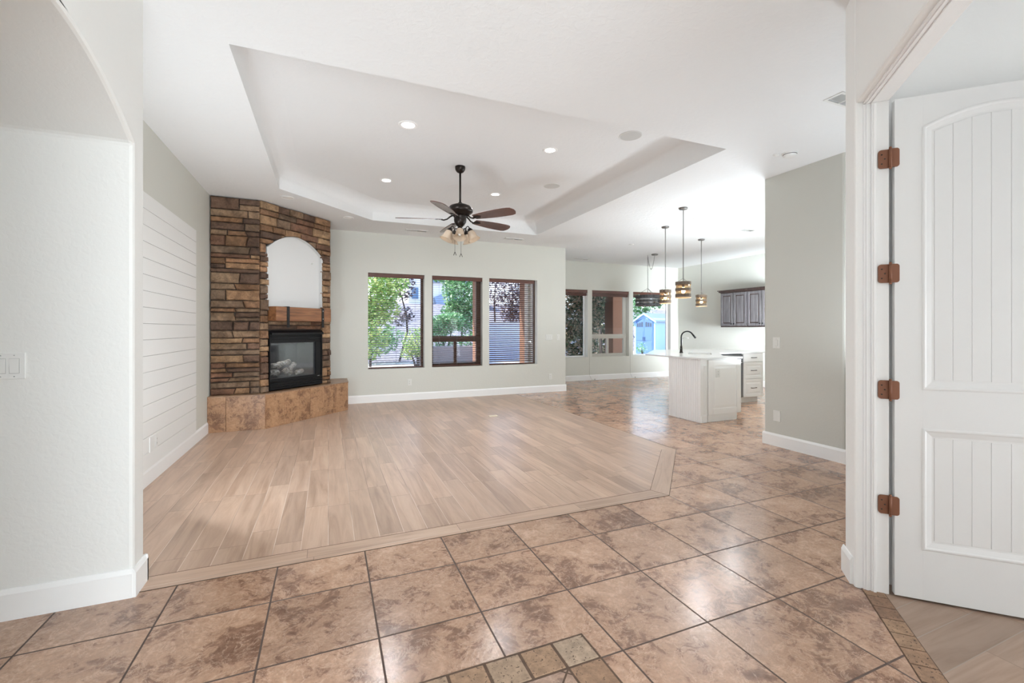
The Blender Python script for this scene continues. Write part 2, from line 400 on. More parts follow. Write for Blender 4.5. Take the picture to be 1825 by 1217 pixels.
def beam_mat(name, cols, scale=1.0, d=(0.7071, 0.7071), rough=0.45):
    g = G(name); p = g.pos(); x, y, z = g.sep(p)
    t = g.math('ADD', g.math('MULTIPLY', x, d[0]), g.math('MULTIPLY', y, d[1])); s_ = g.math('SUBTRACT', g.math('MULTIPLY', x, d[1]), g.math('MULTIPLY', y, d[0]))
    n = g.noise(g.comb(g.math('MULTIPLY', t, 1.6 * scale), g.math('MULTIPLY', s_, 22 * scale), g.math('MULTIPLY', z, 22 * scale)), 1.0, 7, 0.6, 1.0)
    g.base(g.ramp(n, [(0.28, cols[0]), (0.5, cols[1]), (0.72, cols[2])])); g.rough(rough); g.bump(n, 0.15, 0.003); return g.m
M['mantel'] = beam_mat('red brown timber', [(0.095, 0.036, 0.015), (0.25, 0.105, 0.043), (0.36, 0.175, 0.08)])
M['blind'] = plain('mahogany slat', (0.115, 0.044, 0.030), 0.35)
M['blade_wood'] = beam_mat('dark cherry blade', [(0.050, 0.018, 0.013), (0.085, 0.030, 0.022), (0.115, 0.045, 0.032)], 1.0, rough=0.22)
M['blade_wood'].node_tree.nodes['Principled BSDF'].inputs['Coat Weight'].default_value = 0.45
M['blade_wood'].node_tree.nodes['Principled BSDF'].inputs['Coat Roughness'].default_value = 0.12
def vgrain(name, cols, rough=0.4):
    g = G(name); p = g.pos(); x, y, z = g.sep(p)
    n = g.noise(g.comb(g.math('MULTIPLY', x, 28), g.math('MULTIPLY', y, 28), g.math('MULTIPLY', z, 2.2)), 1.0, 7, 0.65, 0.6)
    g.base(g.ramp(n, [(0.28, cols[0]), (0.5, cols[1]), (0.72, cols[2])])); g.rough(rough); g.bump(n, 0.15, 0.002); return g.m
M['dark_cab'] = vgrain('grey stained oak', [(0.075, 0.066, 0.066), (0.145, 0.134, 0.138), (0.21, 0.198, 0.205)], 0.35)
M['dark_cab_trim'] = vgrain('dark brown stain', [(0.030, 0.018, 0.016), (0.055, 0.034, 0.030), (0.10, 0.062, 0.052)], 0.4)
M['pendant_wood'] = vgrain('weathered band', [(0.055, 0.040, 0.028), (0.12, 0.088, 0.062), (0.19, 0.145, 0.105)], 0.6)
M['drum_wood'] = vgrain('charcoal weathered band', [(0.020, 0.020, 0.022), (0.045, 0.045, 0.05), (0.10, 0.10, 0.11)], 0.45)
def shade_glass(name, col, alpha_mix=0.45, em=0.0):
    g = G(name); g.base(col); g.rough(0.25)
    t = g.node('ShaderNodeBsdfTranslucent'); t.inputs[0].default_value = (*col, 1)
    m = g.node('ShaderNodeMixShader'); m.inputs[0].default_value = alpha_mix
    g.l.new(g.b.outputs[0], m.inputs[1]); g.l.new(t.outputs[0], m.inputs[2]); g.l.new(m.outputs[0], g.out.inputs[0]); return g.m
M['amber'] = shade_glass('amber frosted glass', (0.80, 0.69, 0.56), 0.5)
M['seeded'] = glass_mat('seeded pendant glass', (1.0, 0.90, 0.74), 0.10, 0.1)
M['crystal'] = glass_mat('crystal band', (0.86, 0.90, 0.95), 0.30, 0.05)
def log_mat():
    g = G('charred pale log'); p = g.pos(); n = g.noise(p, 26, 6, 0.7, 0.5)
    g.base(g.ramp(n, [(0.36, (0.06, 0.05, 0.045)), (0.48, (0.42, 0.36, 0.29)), (0.65, (0.80, 0.77, 0.71))])); g.rough(0.9); g.bump(n, 0.8, 0.01); return g.m
M['logs'] = log_mat()
def leaf_mat(name, a, b, c):
    g = G(name); r = g.node('ShaderNodeNewGeometry').outputs['Random Per Island']
    col = g.ramp(r, [(0.1, a), (0.5, b), (0.9, c)]); g.base(col); g.rough(0.5)
    t = g.node('ShaderNodeBsdfTranslucent'); g.l.new(col, t.inputs[0])
    m = g.node('ShaderNodeMixShader'); m.inputs[0].default_value = 0.35
    g.l.new(g.b.outputs[0], m.inputs[1]); g.l.new(t.outputs[0], m.inputs[2]); g.l.new(m.outputs[0], g.out.inputs[0]); return g.m
M['leaf_yellow'] = leaf_mat('yellow green leaves', (0.14, 0.30, 0.07), (0.36, 0.52, 0.16), (0.72, 0.74, 0.30))
M['leaf_green'] = leaf_mat('fresh green leaves', (0.07, 0.22, 0.08), (0.20, 0.42, 0.17), (0.50, 0.66, 0.42))
M['leaf_dark'] = leaf_mat('dark mixed leaves', (0.05, 0.09, 0.055), (0.16, 0.20, 0.13), (0.48, 0.36, 0.27))
M['leaf_plum'] = leaf_mat('dark plum leaves', (0.05, 0.04, 0.05), (0.12, 0.09, 0.11), (0.45, 0.42, 0.46))
def gravel_mat(name, a, b, s=9):
    g = G(name); p = g.pos(); n = g.noise(p, s, 8, 0.75); n2 = g.noise(p, 0.8, 4, 0.6)
    g.base(g.mix(n2, g.ramp(n, [(0.35, a), (0.65, b)]), g.ramp(n, [(0.35, tuple(q * 0.8 for q in a)), (0.65, b)]))); g.rough(0.95); g.bump(n, 0.6, 0.03); return g.m
M['gravel'] = gravel_mat('pale gravel', (0.34, 0.30, 0.28), (0.66, 0.62, 0.60))
M['bank'] = gravel_mat('lilac grey rock bank', (0.13, 0.12, 0.14), (0.30, 0.275, 0.31), 5)  # shade on the slope put into a darker rock colour

# ------------------------------------------------------------------ the setting
CEIL = 3.06; TRAY = 3.33
VB = 8.33; VN = 9.83; UL = -1.42; UK = 9.20
r2 = math.sqrt(0.5)
def NT(n, t): return ((t + n) * r2, (t - n) * r2)

mb = MB(); mb.box(-3.3, 9.6, -3.3, 10.1, -0.12, 0.0); struct(mb.build('floor', M['tile']))
# wood-look inlay of the living room with its border
mb = MB(); mb.prism([(-1.42, 2.92), (2.44, 2.92), (3.38, 3.86), (3.53, 3.86), (3.53, 8.33), (-1.42, 8.33)], 0.0, 0.0012)
struct(mb.build('floor', M['wood_floor']))
mb = MB(); mb.prism([(-1.42, 2.77), (2.503, 2.77), (2.44, 2.92), (-1.42, 2.92)], 0.0, 0.0014); struct(mb.build('floor', M['wood_border_u']))
mb = MB(); mb.prism([(2.503, 2.77), (3.53, 3.80), (3.53, 3.86), (3.38, 3.86), (2.44, 2.92)], 0.0, 0.0014); struct(mb.build('floor', M['wood_border_d']))
# dark joint lines around the border
mb = MB()
for p, q, w in [((-1.42, 2.77), (2.503, 2.77), .004), ((2.503, 2.77), (3.53, 3.80), .004), ((3.53, 3.80), (3.53, 8.33), .004), ((-1.42, 2.92), (2.44, 2.92), .003), ((2.44, 2.92), (3.38, 3.86), .003), ((2.503, 2.77), (2.44, 2.92), .002)]:
    d = (Vector(q) - Vector(p)); F = frame((p[0], p[1], 0), d); mb.box(0, d.length, -w / 2, w / 2, 0.0, 0.0020, F)
struct(mb.build('floor', M['grout']))
# bedroom floor
mb = MB(); mb.prism([NT(0.842, 1.0), NT(0.842, 2.9), NT(4.1, 2.9), NT(4.1, 1.0)], 0.0, 0.0012); struct(mb.build('floor', M['wood_bedroom']))
# tumbled stone strip in the bedroom doorway and the square inlay in the entry
STONES = [(0.27, 0.19, 0.135), (0.19, 0.125, 0.09), (0.29, 0.225, 0.175), (0.15, 0.092, 0.064), (0.25, 0.17, 0.12), (0.30, 0.245, 0.20)]
mb = MB()
F = frame((*NT(0.782, 1.2), 0), (1, 1))
mb.box(0, 1.58, -0.094, -0.0, 0.0, 0.0016, F, (0.085, 0.055, 0.038)); x = 0.0
while x < 1.56:
    w = random.uniform(0.088, 0.103); mb.box(x + .003, x + w - .003, -0.090, -0.004, 0.0, 0.0030, F, random.choice(STONES)); x += w
struct(mb.build('trim_1', M['mosaic']))
mb = MB(); S = 0.1485; U1 = 1.012; V1 = 1.655; NS = 11
mb.box(U1 - NS * S - .004, U1 + .004, V1 - NS * S - .004, V1 + .004, 0, 0.0016, None, (0.085, 0.055, 0.038))
for i in range(NS):
    for j in range(NS):
        if i in (0, NS - 1) or j in (0, NS - 1):
            x1 = U1 - i * S; y1 = V1 - j * S; e = random.uniform(.004, .007)
            mb.bbox(x1 - S + e, x1 - e, y1 - S + e, y1 - e, -0.004, 0.0034, 0.003, None, random.choice(STONES))
struct(mb.build('trim_2', M['mosaic']))
mb = MB(); cx_, cy_ = U1 - NS * S / 2, V1 - NS * S / 2; hw = (NS - 2) * S / 2 - .005
# diagonal field tiles inside the inlay
def clip_rect(poly, x0, x1, y0, y1):
    def cl(P, f):
        out = []
        for i in range(len(P)):
            a, b = P[i], P[(i + 1) % len(P)]; fa, fb = f(a), f(b)
            if fa >= 0: out.append(a)
            if (fa >= 0) != (fb >= 0):
                t = fa / (fa - fb); out.append((a[0] + (b[0] - a[0]) * t, a[1] + (b[1] - a[1]) * t))
        return out
    for f in (lambda p: p[0] - x0, lambda p: x1 - p[0], lambda p: p[1] - y0, lambda p: y1 - p[1]):
        if poly: poly = cl(poly, f)
    return poly
for i in range(-4, 5):
    for j in range(-4, 5):
        q = []
        for a, b in ((0, 0), (1, 0), (1, 1), (0, 1)):
            s_ = (i + a) * TILE + (-.004 if a else .004); t_ = (j + b) * TILE + (-.004 if b else .004)
            q.append((cx_ + (s_ - t_) * r2, cy_ + (s_ + t_) * r2))
        q = clip_rect(q, cx_ - hw, cx_ + hw, cy_ - hw, cy_ + hw)
        if len(q) > 2: mb.prism(q, 0.0, 0.0026, None, (random.random(), random.random(), random.random()))
struct(mb.build('floor', tile_piece('travertine diagonal tile', 0.78)))

# ceiling with its raised tray
tray = [(-0.56, 3.155), (3.55, 3.155), (3.55, 7.38), (0.655, 7.38), (-0.56, 6.165)]
outer = [(-3.3, -3.3), (9.6, -3.3), (9.6, 10.1), (-3.3, 10.1)]
mb = MB(); pts = outer + tray
tri = tessellate_polygon([[Vector((*p, 0)) for p in outer], [Vector((*p, 0)) for p in tray]])
fs = []
for t in tri:
    a, b, c = (Vector(pts[i]) for i in t)
    fs.append(tuple(t) if (b - a).cross(c - a) < 0 else tuple(reversed(t)))
mb.add([(*p, CEIL) for p in pts], fs)
n = len(tray)
def inset(poly, d):
    out = []
    for i in range(len(poly)):
        p0, p1, p2 = (Vector(poly[(i + k) % len(poly)]) for k in (-1, 0, 1))
        a = (p1 - p0).normalized(); b = (p2 - p1).normalized(); na = Vector((-a.y, a.x)); nb_ = Vector((-b.y, b.x)); m_ = (na + nb_).normalized()
        q = p1 + m_ * (d / m_.dot(na)); out.append((q.x, q.y))
    return out
prof = [(0, CEIL), (0, 3.165), (.012, 3.215), (.04, 3.262), (.085, 3.298), (.14, 3.320), (.21, TRAY)]
rings = [[(*p, z) for p in inset(tray, d)] for d, z in prof]
struct(mb.build('ceiling', M['ceiling']))
mb = MB(); vs = [p for r in rings for p in r]
mb.add(vs, [(k * n + i, k * n + (i + 1) % n, (k + 1) * n + (i + 1) % n, (k + 1) * n + i) for k in range(len(rings) - 1) for i in range(n)] + [tuple(range(len(rings) * n - 1, (len(rings) - 1) * n - 1, -1))], None, None, True)
o_ = struct(mb.build('ceiling', M['ceiling']))
em = o_.modifiers.new('edges', 'EDGE_SPLIT'); em.split_angle = R(40)
mb = MB(); mb.box(-3.4, 9.7, -3.4, 10.2, 3.42, 3.5); struct(mb.build('roof', M['house_roof']))

def wallholes(F, L0, L1, z0, z1, T, holes):
    """wall in frame F: x along, interior face y=0, thickness to y=T; holes (x0,x1,z0,z1)"""
    mb = MB()
    xs = sorted({L0, L1, *[h[0] for h in holes], *[h[1] for h in holes]}); zs = sorted({z0, z1, *[h[2] for h in holes], *[h[3] for h in holes]})
    for i in range(len(xs) - 1):
        for j in range(len(zs) - 1):
            cx, cz = (xs[i] + xs[i + 1]) / 2, (zs[j] + zs[j + 1]) / 2
            if any(h[0] < cx < h[1] and h[2] < cz < h[3] for h in holes): continue
            a, b, c, d = xs[i], xs[i + 1], zs[j], zs[j + 1]
            mb.add([(a, 0, c), (b, 0, c), (b, 0, d), (a, 0, d)], [(0, 1, 2, 3)], None, F)
            mb.add([(a, T, c), (b, T, c), (b, T, d), (a, T, d)], [(3, 2, 1, 0)], None, F)
    for a, b, c, d in holes:
        mb.add([(a, 0, c), (a, T, c), (a, T, d), (a, 0, d)], [(3, 2, 1, 0)], None, F); mb.add([(b, 0, c), (b, T, c), (b, T, d), (b, 0, d)], [(0, 1, 2, 3)], None, F)
        mb.add([(a, 0, c), (b, 0, c), (b, T, c), (a, T, c)], [(0, 1, 2, 3)], None, F); mb.add([(a, 0, d), (b, 0, d), (b, T, d), (a, T, d)], [(3, 2, 1, 0)], None, F)
    for a in (L0, L1): mb.add([(a, 0, z0), (a, T, z0), (a, T, z1), (a, 0, z1)], [(0, 1, 2, 3)], None, F)
    for d in (z0, z1): mb.add([(L0, 0, d), (L1, 0, d), (L1, T, d), (L0, T, d)], [(0, 1, 2, 3)], None, F)
    return mb
TOP = 3.10
BW = [(0.66, 1.673), (1.817, 2.825), (2.966, 4.028)]; SILL, HEAD = 0.600, 2.340
NW = [(5.02, 6.20), (6.335, 7.50), (7.635, 8.93)]
FB = frame((0, VB, 0), (1, 0)); FN = frame((0, VN, 0), (1, 0))
struct(wallholes(FB, -1.6, 4.70, -0.05, TOP, 0.2, [(a, b, SILL, HEAD) for a, b in BW]).build('wall_back', M['wall']))
struct(wallholes(FN, 4.5, 9.4, -0.05, TOP, 0.2, [(a, b, SILL, HEAD) for a, b in NW]).build('wall_nook', M['wall']))
mb = MB(); mb.box(4.56, 4.70, VB + 0.2, VN, -0.05, TOP); struct(mb.build('wall_nook_side', M['wall']))
mb = MB(); mb.box(UK, UK + 0.15, 3.4, VN, -0.05, TOP); struct(mb.build('wall_kitchen', M['wall']))
mb = MB(); mb.box(UL - 0.15, UL, 2.7, VB, -0.05, TOP); struct(mb.build('wall_left', M['wall']))
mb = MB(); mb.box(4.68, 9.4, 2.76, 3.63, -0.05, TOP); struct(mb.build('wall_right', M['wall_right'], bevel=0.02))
mb = MB(); mb.box(6.5, 6.6, -3.0, 2.76, -0.05, TOP); struct(mb.build('wall_corridor', M['wall']))
# entry wall on the left with the arched, vaulted hall opening
def zarch(v): return 2.485 - 0.45 * (v - 2.0) ** 2
arch = [(2.74 - 1.48 * k / 24, zarch(2.74 - 1.48 * k / 24)) for k in range(25)]
poly = [(-3.0, -0.05), (1.26, -0.05)] + list(reversed(arch)) + [(2.74, -0.05), (2.88, -0.05), (2.88, TOP), (-3.0, TOP)]
mb = MB(); Mx = Matrix(((0, 0, 1, 0), (1, 0, 0, 0), (0, 1, 0, 0), (0, 0, 0, 1)))
mb.prism(poly, -3.1, -0.89, Mx); struct(mb.build('wall_entry_left', M['wall_entry'], bevel=0.017))
mb = MB(); mb.box(-3.25, -3.1, -3.0, 2.88, -0.05, TOP); struct(mb.build('wall_hall_end', M['wall_entry']))
mb = MB(); mb.box(-3.2, 6.6, -3.2, -3.05, -0.05, TOP); struct(mb.build('wall_front', M['wall_entry']))
mb = MB(); mb.box(1.20, 1.32, -3.05, 0.12, -0.05, TOP); struct(mb.build('wall_entry_right', M['wall_entry']))
# diagonal wall with the bedroom doorway
ND0, ND1, TJ, HD = 0.757, 0.877, 2.765, 2.4725
mb = MB()
mb.prism([NT(*p) for p in [(ND0, TJ), (ND1, TJ), (ND1, 2.86), (4.1, 2.86), (4.1, 2.93), (ND0, 2.93)]], -0.05, TOP)
mb.prism([NT(*p) for p in [(ND0, 1.30), (ND1, 1.30), (ND1, TJ), (ND0, TJ)]], HD, TOP)
mb.prism([NT(*p) for p in [(ND0, 0.93), (4.1, 0.93), (4.1, 1.10), (ND1, 1.10), (ND1, 1.30), (ND0, 1.30)]], -0.05, TOP)
mb.prism([NT(*p) for p in [(4.1, 0.9), (4.2, 0.9), (4.2, 2.95), (4.1, 2.95)]], -0.05, TOP)
struct(mb.build('wall_door', paint('white doorway paint', (0.90, 0.90, 0.885), 42, 0.15), bevel=0.012))

def bb_run(mb, p, q, inward, h=0.14, th=0.014):
    """baseboard from p to q; inward = +1 when the room is to the left of p->q"""
    d = Vector(q) - Vector(p); F = frame((p[0], p[1], 0), d); L = d.length; a = th * inward
    prof = [(0, 0), (a, 0), (a, h - 0.022), (a * 0.55, h - 0.006), (a * 0.35, h), (0, h)]
    vs = [(x, y, z) for x in (0, L) for y, z in prof]; n = len(prof)
    mb.add(vs, [(i, (i + 1) % n, n + (i + 1) % n, n + i) for i in range(n)] + [tuple(range(n)), tuple(range(2 * n - 1, n - 1, -1))], None, F)
for nm, segs in {
    'baseboard_left': [((UL, 2.88), (UL, 6.665), -1)],
    'baseboard_back': [((0.30, VB), (4.714, VB), -1), ((4.70, VB), (4.70, VN), -1)],
    'baseboard_nook': [((4.70, VN), (UK, VN), -1)],
    'baseboard_kitchen': [((UK, 3.63), (UK, VN), 1)],
    'baseboard_right': [((4.68, 2.746), (4.68, 3.644), 1), ((4.68, 3.63), (7.0, 3.63), 1), ((4.68, 2.76), (6.5, 2.76), -1)],
    'baseboard_hall': [((-3.1, 2.74), (-0.89, 2.74), -1), ((-0.89, 2.728), (-0.89, 2.894), -1), ((-0.876, 2.88), (-1.42, 2.88), -1)],
    'baseboard_door': [(NT(ND0, 2.944), NT(ND0, 2.795), -1)],
}.items():
    mb = MB()
    for p, q, sgn in segs: bb_run(mb, p, q, sgn)
    struct(mb.build(nm, M['trim']))

# door frame lining and the open bedroom door
mb = MB(); FJ = frame((*NT(0, TJ), 0), (1, -1))            # local x = n, local y = t - TJ
for n0, n1, th in [(0.790, 0.800, .010), (0.800, 0.812, .014), (0.812, 0.820, .010), (0.820, 0.840, .016), (0.840, 0.893, .012)]:
    mb.box(n0, n1, -th, 0.0, 0.0, HD - .012, FJ); mb.box(n0, n1, -(TJ - 1.30), 0.0, HD - th, HD + .0, FJ)
mb.box(0.828, 0.840, -0.022, 0.0, 0.0, HD - .02, FJ)
struct(mb.build('trim_3', M['trim'], bevel=0.0015))
DW, DH, DT = 0.81, 2.44, 0.035
door = struct_empty('door_1', (*NT(0.898, 2.738), 0.012), 'white arched two panel door standing open into the bedroom', R(-45))
# door local frame: x along the leaf, y = thickness behind the visible face
def door_face():
    mb = MB()
    mb.box(0.012, DW, 0.008, DT, 0, DH)
    fr = 0.122
    mb.box(0.012, fr, 0, 0.012, 0, DH); mb.box(DW - fr, DW, 0, 0.012, 0, DH)
    mb.box(fr, DW - fr, 0, 0.012, 0, 0.245); mb.box(fr, DW - fr, 0, 0.012, 0.825, 1.020)
    # arched top rail
    up = []; K = 16
    for k in range(K + 1):
        x = fr + (DW - 2 * fr) * k / K; up.append((x, 2.285 + 0.075 * (1 - ((x - DW / 2) / (DW / 2 - fr)) ** 2)))
    poly = up + [(DW - fr, DH), (fr, DH)]
    mb.prism(poly, -0.012, 0.0, Matrix(((1, 0, 0, 0), (0, 0, -1, 0), (0, 1, 0, 0), (0, 0, 0, 1))))
    return mb
def arch_top(x): return 2.285 + 0.075 * (1 - ((x - DW / 2) / (DW / 2 - 0.122)) ** 2)
door_face().build('leaf', M['door'], door, world=False, bevel=0.009)
def ring_pts(z0, z1, archd, d):
    xa, xb = 0.122 + d, DW - 0.122 - d; K = 14
    top = [(xb - (xb - xa) * k / K, (arch_top(xb - (xb - xa) * k / K) if archd else z1) - d) for k in range(K + 1)]
    return [(xa, z0 + d), (xb, z0 + d)] + top
for (z0, z1, archd) in [(0.245, 0.825, False), (1.020, 2.285, True)]:
    mb = MB(); prof_ = [(-.006, -.0005), (.0, -.0035), (.006, -.0035), (.012, .0005), (.034, .0066), (.043, .0074)]
    rs_ = [[(x, y, z) for x, z in ring_pts(z0, z1, archd, d)] for d, y in prof_]; m_n = len(rs_[0])
    mb.add([p for r in rs_ for p in r], [(k * m_n + i, k * m_n + (i + 1) % m_n, (k + 1) * m_n + (i + 1) % m_n, (k + 1) * m_n + i) for k in range(len(rs_) - 1) for i in range(m_n)])
    mb.build('panel_moulding', M['door'], door, world=False)
    mb = MB(); x0, x1 = 0.165, DW - 0.165; n = 7; w = (x1 - x0) / n
    for i in range(n):
        a, b = x0 + i * w + .0014, x0 + (i + 1) * w - .0014
        ta, tb = (arch_top(a) - .045, arch_top(b) - .045) if archd else (z1 - .043, z1 - .043)
        mb.prism([(a, z0 + .043), (b, z0 + .043), (b, tb), (a, ta)], -0.013, -0.0062, Matrix(((1, 0, 0, 0), (0, 0, -1, 0), (0, 1, 0, 0), (0, 0, 0, 1))))
    mb.build('panel', M['door'], door, world=False, bevel=0.0012)
for zc in (2.155, 1.585, 1.008, 0.437):
    mb = MB()
    mb.prism(rounded([(-0.052, zc - 0.046), (-0.004, zc - 0.046), (-0.004, zc + 0.046), (-0.052, zc + 0.046)], {0: .014, 3: .014}), -0.012, -0.006, Matrix(((1, 0, 0, 0), (0, 0, -1, 0), (0, 1, 0, 0), (0, 0, 0, 1))))                   # leaf on the jamb
    mb.tube([(-0.006, -0.004, zc - 0.046), (-0.006, -0.004, zc + 0.046)], 0.0065, 10)
    for zz in (zc - 0.05, zc + 0.05): mb.sphere((-0.006, -0.004, zz), 0.006)
    mb.prism(rounded([(0.0, zc - 0.046), (0.030, zc - 0.046), (0.030, zc + 0.046), (0.0, zc + 0.046)], {1: .012, 2: .012}), -0.001, 0.0035, Matrix(((1, 0, 0, 0), (0, 0, -1, 0), (0, 1, 0, 0), (0, 0, 0, 1))))
    hg = mb.build('hinge', M['hinge'], door, world=False); hg['label'] = 'copper bronze butt hinge'
    for dx, dz in ((-0.038, 0.022), (-0.026, -0.0), (-0.038, -0.024)):
        mb = MB(); mb.tube([(dx, 0.0055, zc + dz), (dx, 0.0035, zc + dz)], 0.0032, 8); mb.build('screw', M['slot'], hg, world=False)

# windows
def window(idx, label, F, a, b, fm, slider=False, jamb=0.045, left=None, low=None):
    o = struct_empty('window_%d' % idx, tuple(F @ Vector(((a + b) / 2, 0.12, SILL))), label)
    y0, y1 = 0.125, 0.175; mb = MB()
    mb.box(a, a + (left or jamb), y0, y1, SILL, HEAD, F); mb.box(b - jamb, b, y0, y1, SILL, HEAD, F)
    mb.box(a + (left or jamb), b - jamb, y0, y1, SILL, SILL + (low or jamb), F); mb.box(a + (left or jamb), b - jamb, y0, y1, HEAD - jamb, HEAD, F)
    if slider:
        zm = 1.105; w2 = 0.055
        mb.box(a + .001, b - .001, y0 - .01, y1 + .001, zm, zm + 0.085, F)
        mb.box(a + jamb, b - jamb, y0 - .006, y1, zm - 0.03, zm, F); mb.box(a + jamb, b - jamb, y0 - .006, y1, SILL + jamb, SILL + jamb + .035, F)
        m_ = (a + b) / 2 - 0.02
        mb.box(m_ - .03, m_ + .03, y0 - .006, y1, SILL + jamb + .035, zm - .03, F)
        mb.box(b - jamb - .05, b - jamb, y0 - .006, y1, SILL + jamb + .035, zm - .03, F); mb.box(b - jamb - .05, b - jamb, y0, y1, zm + .085, HEAD - jamb, F)
    mb.build('window_frame', fm, o, bevel=0.004)
    def pane(x0, x1, z0, z1, y):
        m2 = MB(); m2.box(x0, x1, y, y + .006, z0, z1, F); m2.build('pane', M['glass'], o)
    if slider:
        pane(a + jamb, b - jamb, 1.19, HEAD - jamb, .15); pane(a + jamb, m_, SILL + jamb + .03, 1.105, .15); pane(m_, b - jamb, SILL + jamb + .03, 1.105, .16)
        ml = MB(); ml.bbox(m_ - .026, m_ - .012, y0 - .02, y0 - .004, .80, .90, .003, F); ml.build('latch', fm, o)
    else: pane(a + (left or jamb), b - jamb, SILL + (low or jamb), HEAD - jamb, .15)
    return o
window(1, 'left fixed window of the living room, brown frame', FB, *BW[0], M['brown_vinyl'], False, .045, .012, .012)
window(2, 'middle living room window, brown frame with sliding vent below', FB, *BW[1], M['brown_vinyl'], True)
window(3, 'right fixed window of the living room, brown frame', FB, *BW[2], M['brown_vinyl'], False, .030, .035, .02)
window(4, 'left fixed window of the dining nook beside the wall end', FN, *NW[0], M['white_vinyl'], False, 0.035)
window(5, 'middle nook window, almond frame with sliding vent below', FN, *NW[1], M['tan_vinyl'], True)
window(6, 'right fixed nook window looking on the blue shed', FN, *NW[2], M['white_vinyl'], False, 0.04)

# ------------------------------------------------------------------ window blinds
def blind(label, F, a, b, tilt, y=0.062, group='mahogany window blinds', lowered=True, cords=()):
    o = thing('window_blind', tuple(F @ Vector(((a + b) / 2, y, HEAD))), label, 'blind', group)
    mb = MB(); mb.bbox(a, b, y - .050, y - .036, HEAD - .075, HEAD - .004, .004, F); mb.bbox(a, b, y - .036, y - .028, HEAD - .075, HEAD - .058, .002, F)
    mb.build('valance', M['blind'], o)
    mb = MB(); mb.box(a + .006, b - .006, y - .025, y + .025, HEAD - .048, HEAD - .004, F); mb.build('headrail', M['blind'], o)
    a2, b2 = a + .012, b - .012
    if lowered:
        mb = MB(); z = HEAD - .095; st = 0.0415; c, s = math.cos(tilt), math.sin(tilt); hw, ht = .025, .0014
        while z > SILL + 0.055:
            q = [(-hw * c - ht * s, -hw * s + ht * c), (-hw * c + ht * s, -hw * s - ht * c), (hw * c + ht * s, hw * s - ht * c), (hw * c - ht * s, hw * s + ht * c)]
            vs = [(x, y + yy, z + zz) for x in (a2, b2) for yy, zz in q]
            mb.add(vs, [(i, (i + 1) % 4, 4 + (i + 1) % 4, 4 + i) for i in range(4)] + [(3, 2, 1, 0), (4, 5, 6, 7)], None, F); z -= st
        mb.build('slats', M['blind'], o)
        mb = MB(); mb.bbox(a2, b2, y - .026, y + .026, SILL + .012, SILL + .030, .003, F); mb.build('bottom_rail', M['blind'], o)
        for f in (0.14, 0.5, 0.86):
            x = a2 + (b2 - a2) * f; mb = MB(); mb.tube([(x, y - .027, SILL + .02), (x, y - .027, HEAD - .05)], .0011, 5, F); mb.tube([(x, y + .027, SILL + .02), (x, y + .027, HEAD - .05)], .0011, 5, F)
            mb.build('ladder_cord', M['cord'], o)
    else:
        mb = MB()
        for k in range(14):
            z = HEAD - .078 - k * .0042; mb.box(a2, b2, y - .025, y + .025, z - .0030, z, F)
        mb.build('slats', M['blind'], o)
        mb = MB(); mb.bbox(a2, b2, y - .026, y + .026, HEAD - .152, HEAD - .137, .003, F); mb.build('bottom_rail', M['blind'], o)
    for x, zl in cords:
        mb = MB(); mb.tube([(x, y - .052, HEAD - .06), (x + .004, y - .054, SILL + .4), (x + .002, -.012, SILL - .05), (x, -.018, zl + .12), (x + .06, -.03, zl + .005), (x + .14, -.035, zl)], .0018, 5, F)
        c = mb.build('pull_cord', M['cord'], o)
        mb = MB(); mb.lathe([(.002, .03), (.006, .024), (.008, .004), (.004, 0)], 10, F @ Matrix.Translation((x + .15, -.035, zl - .004))); mb.build('tassel', M['slot'], c)
    return o
M['cord'] = plain('grey cord', (0.34, 0.32, 0.30), 0.8)
blind('mahogany blind lowered over the left living room window beside the fireplace', FB, BW[0][0] + .002, BW[0][1] - .012, R(9))
blind('mahogany blind with nearly level slats over the middle living room window', FB, BW[1][0] - .0 + .003, BW[1][1] - .003, R(5.5), .066)
blind('mahogany blind with tilted slats over the right living room window', FB, BW[2][0] + .003, BW[2][1] - .065, R(19))
blind('raised mahogany blind in the left nook window next to the wall end', FN, NW[0][0] + .003, NW[0][1] - .004, 0, lowered=False, cords=((NW[0][1] + .045, .012),))
blind('raised mahogany blind in the middle nook window with the tan column outside', FN, NW[1][0] + .003, NW[1][1] - .004, 0, lowered=False, cords=((NW[1][1] + .03, .012),))
blind('raised mahogany blind behind the dark drum chandelier in the right nook window', FN, NW[2][0] + .003, NW[2][1] - .2, 0, lowered=False)

# ------------------------------------------------------------------ shiplap panel on the left wall
sp = thing('shiplap_panel', (UL, 4.0, 0.14), 'white horizontal board panel on the left wall', 'wall panel')
mb = MB(); zb = 0.14; nb = 17; bh = (2.46 - zb) / nb
for k in range(nb):
    mb.bbox(UL + .001, UL + .015, 3.10, 6.11, zb + k * bh + .0014, zb + (k + 1) * bh - .0014, .0016)
mb.build('boards', M['shiplap'], sp)
mb = MB(); mb.box(UL + .001, UL + .007, 3.10, 6.108, zb, 2.46); bk = mb.build('backing', plain('board joint shadow', (0.25, 0.25, 0.24), 0.9), sp)

# ------------------------------------------------------------------ fireplace
HZ = 0.46
FD = frame((-0.84, 6.79, 0), (1, 1))        # local x along the diagonal face, local y behind it; outward is -y
fp = thing('fireplace', (-0.75, 7.2, 0), 'corner stone fireplace with arched white niche and raised tile hearth', 'fireplace')
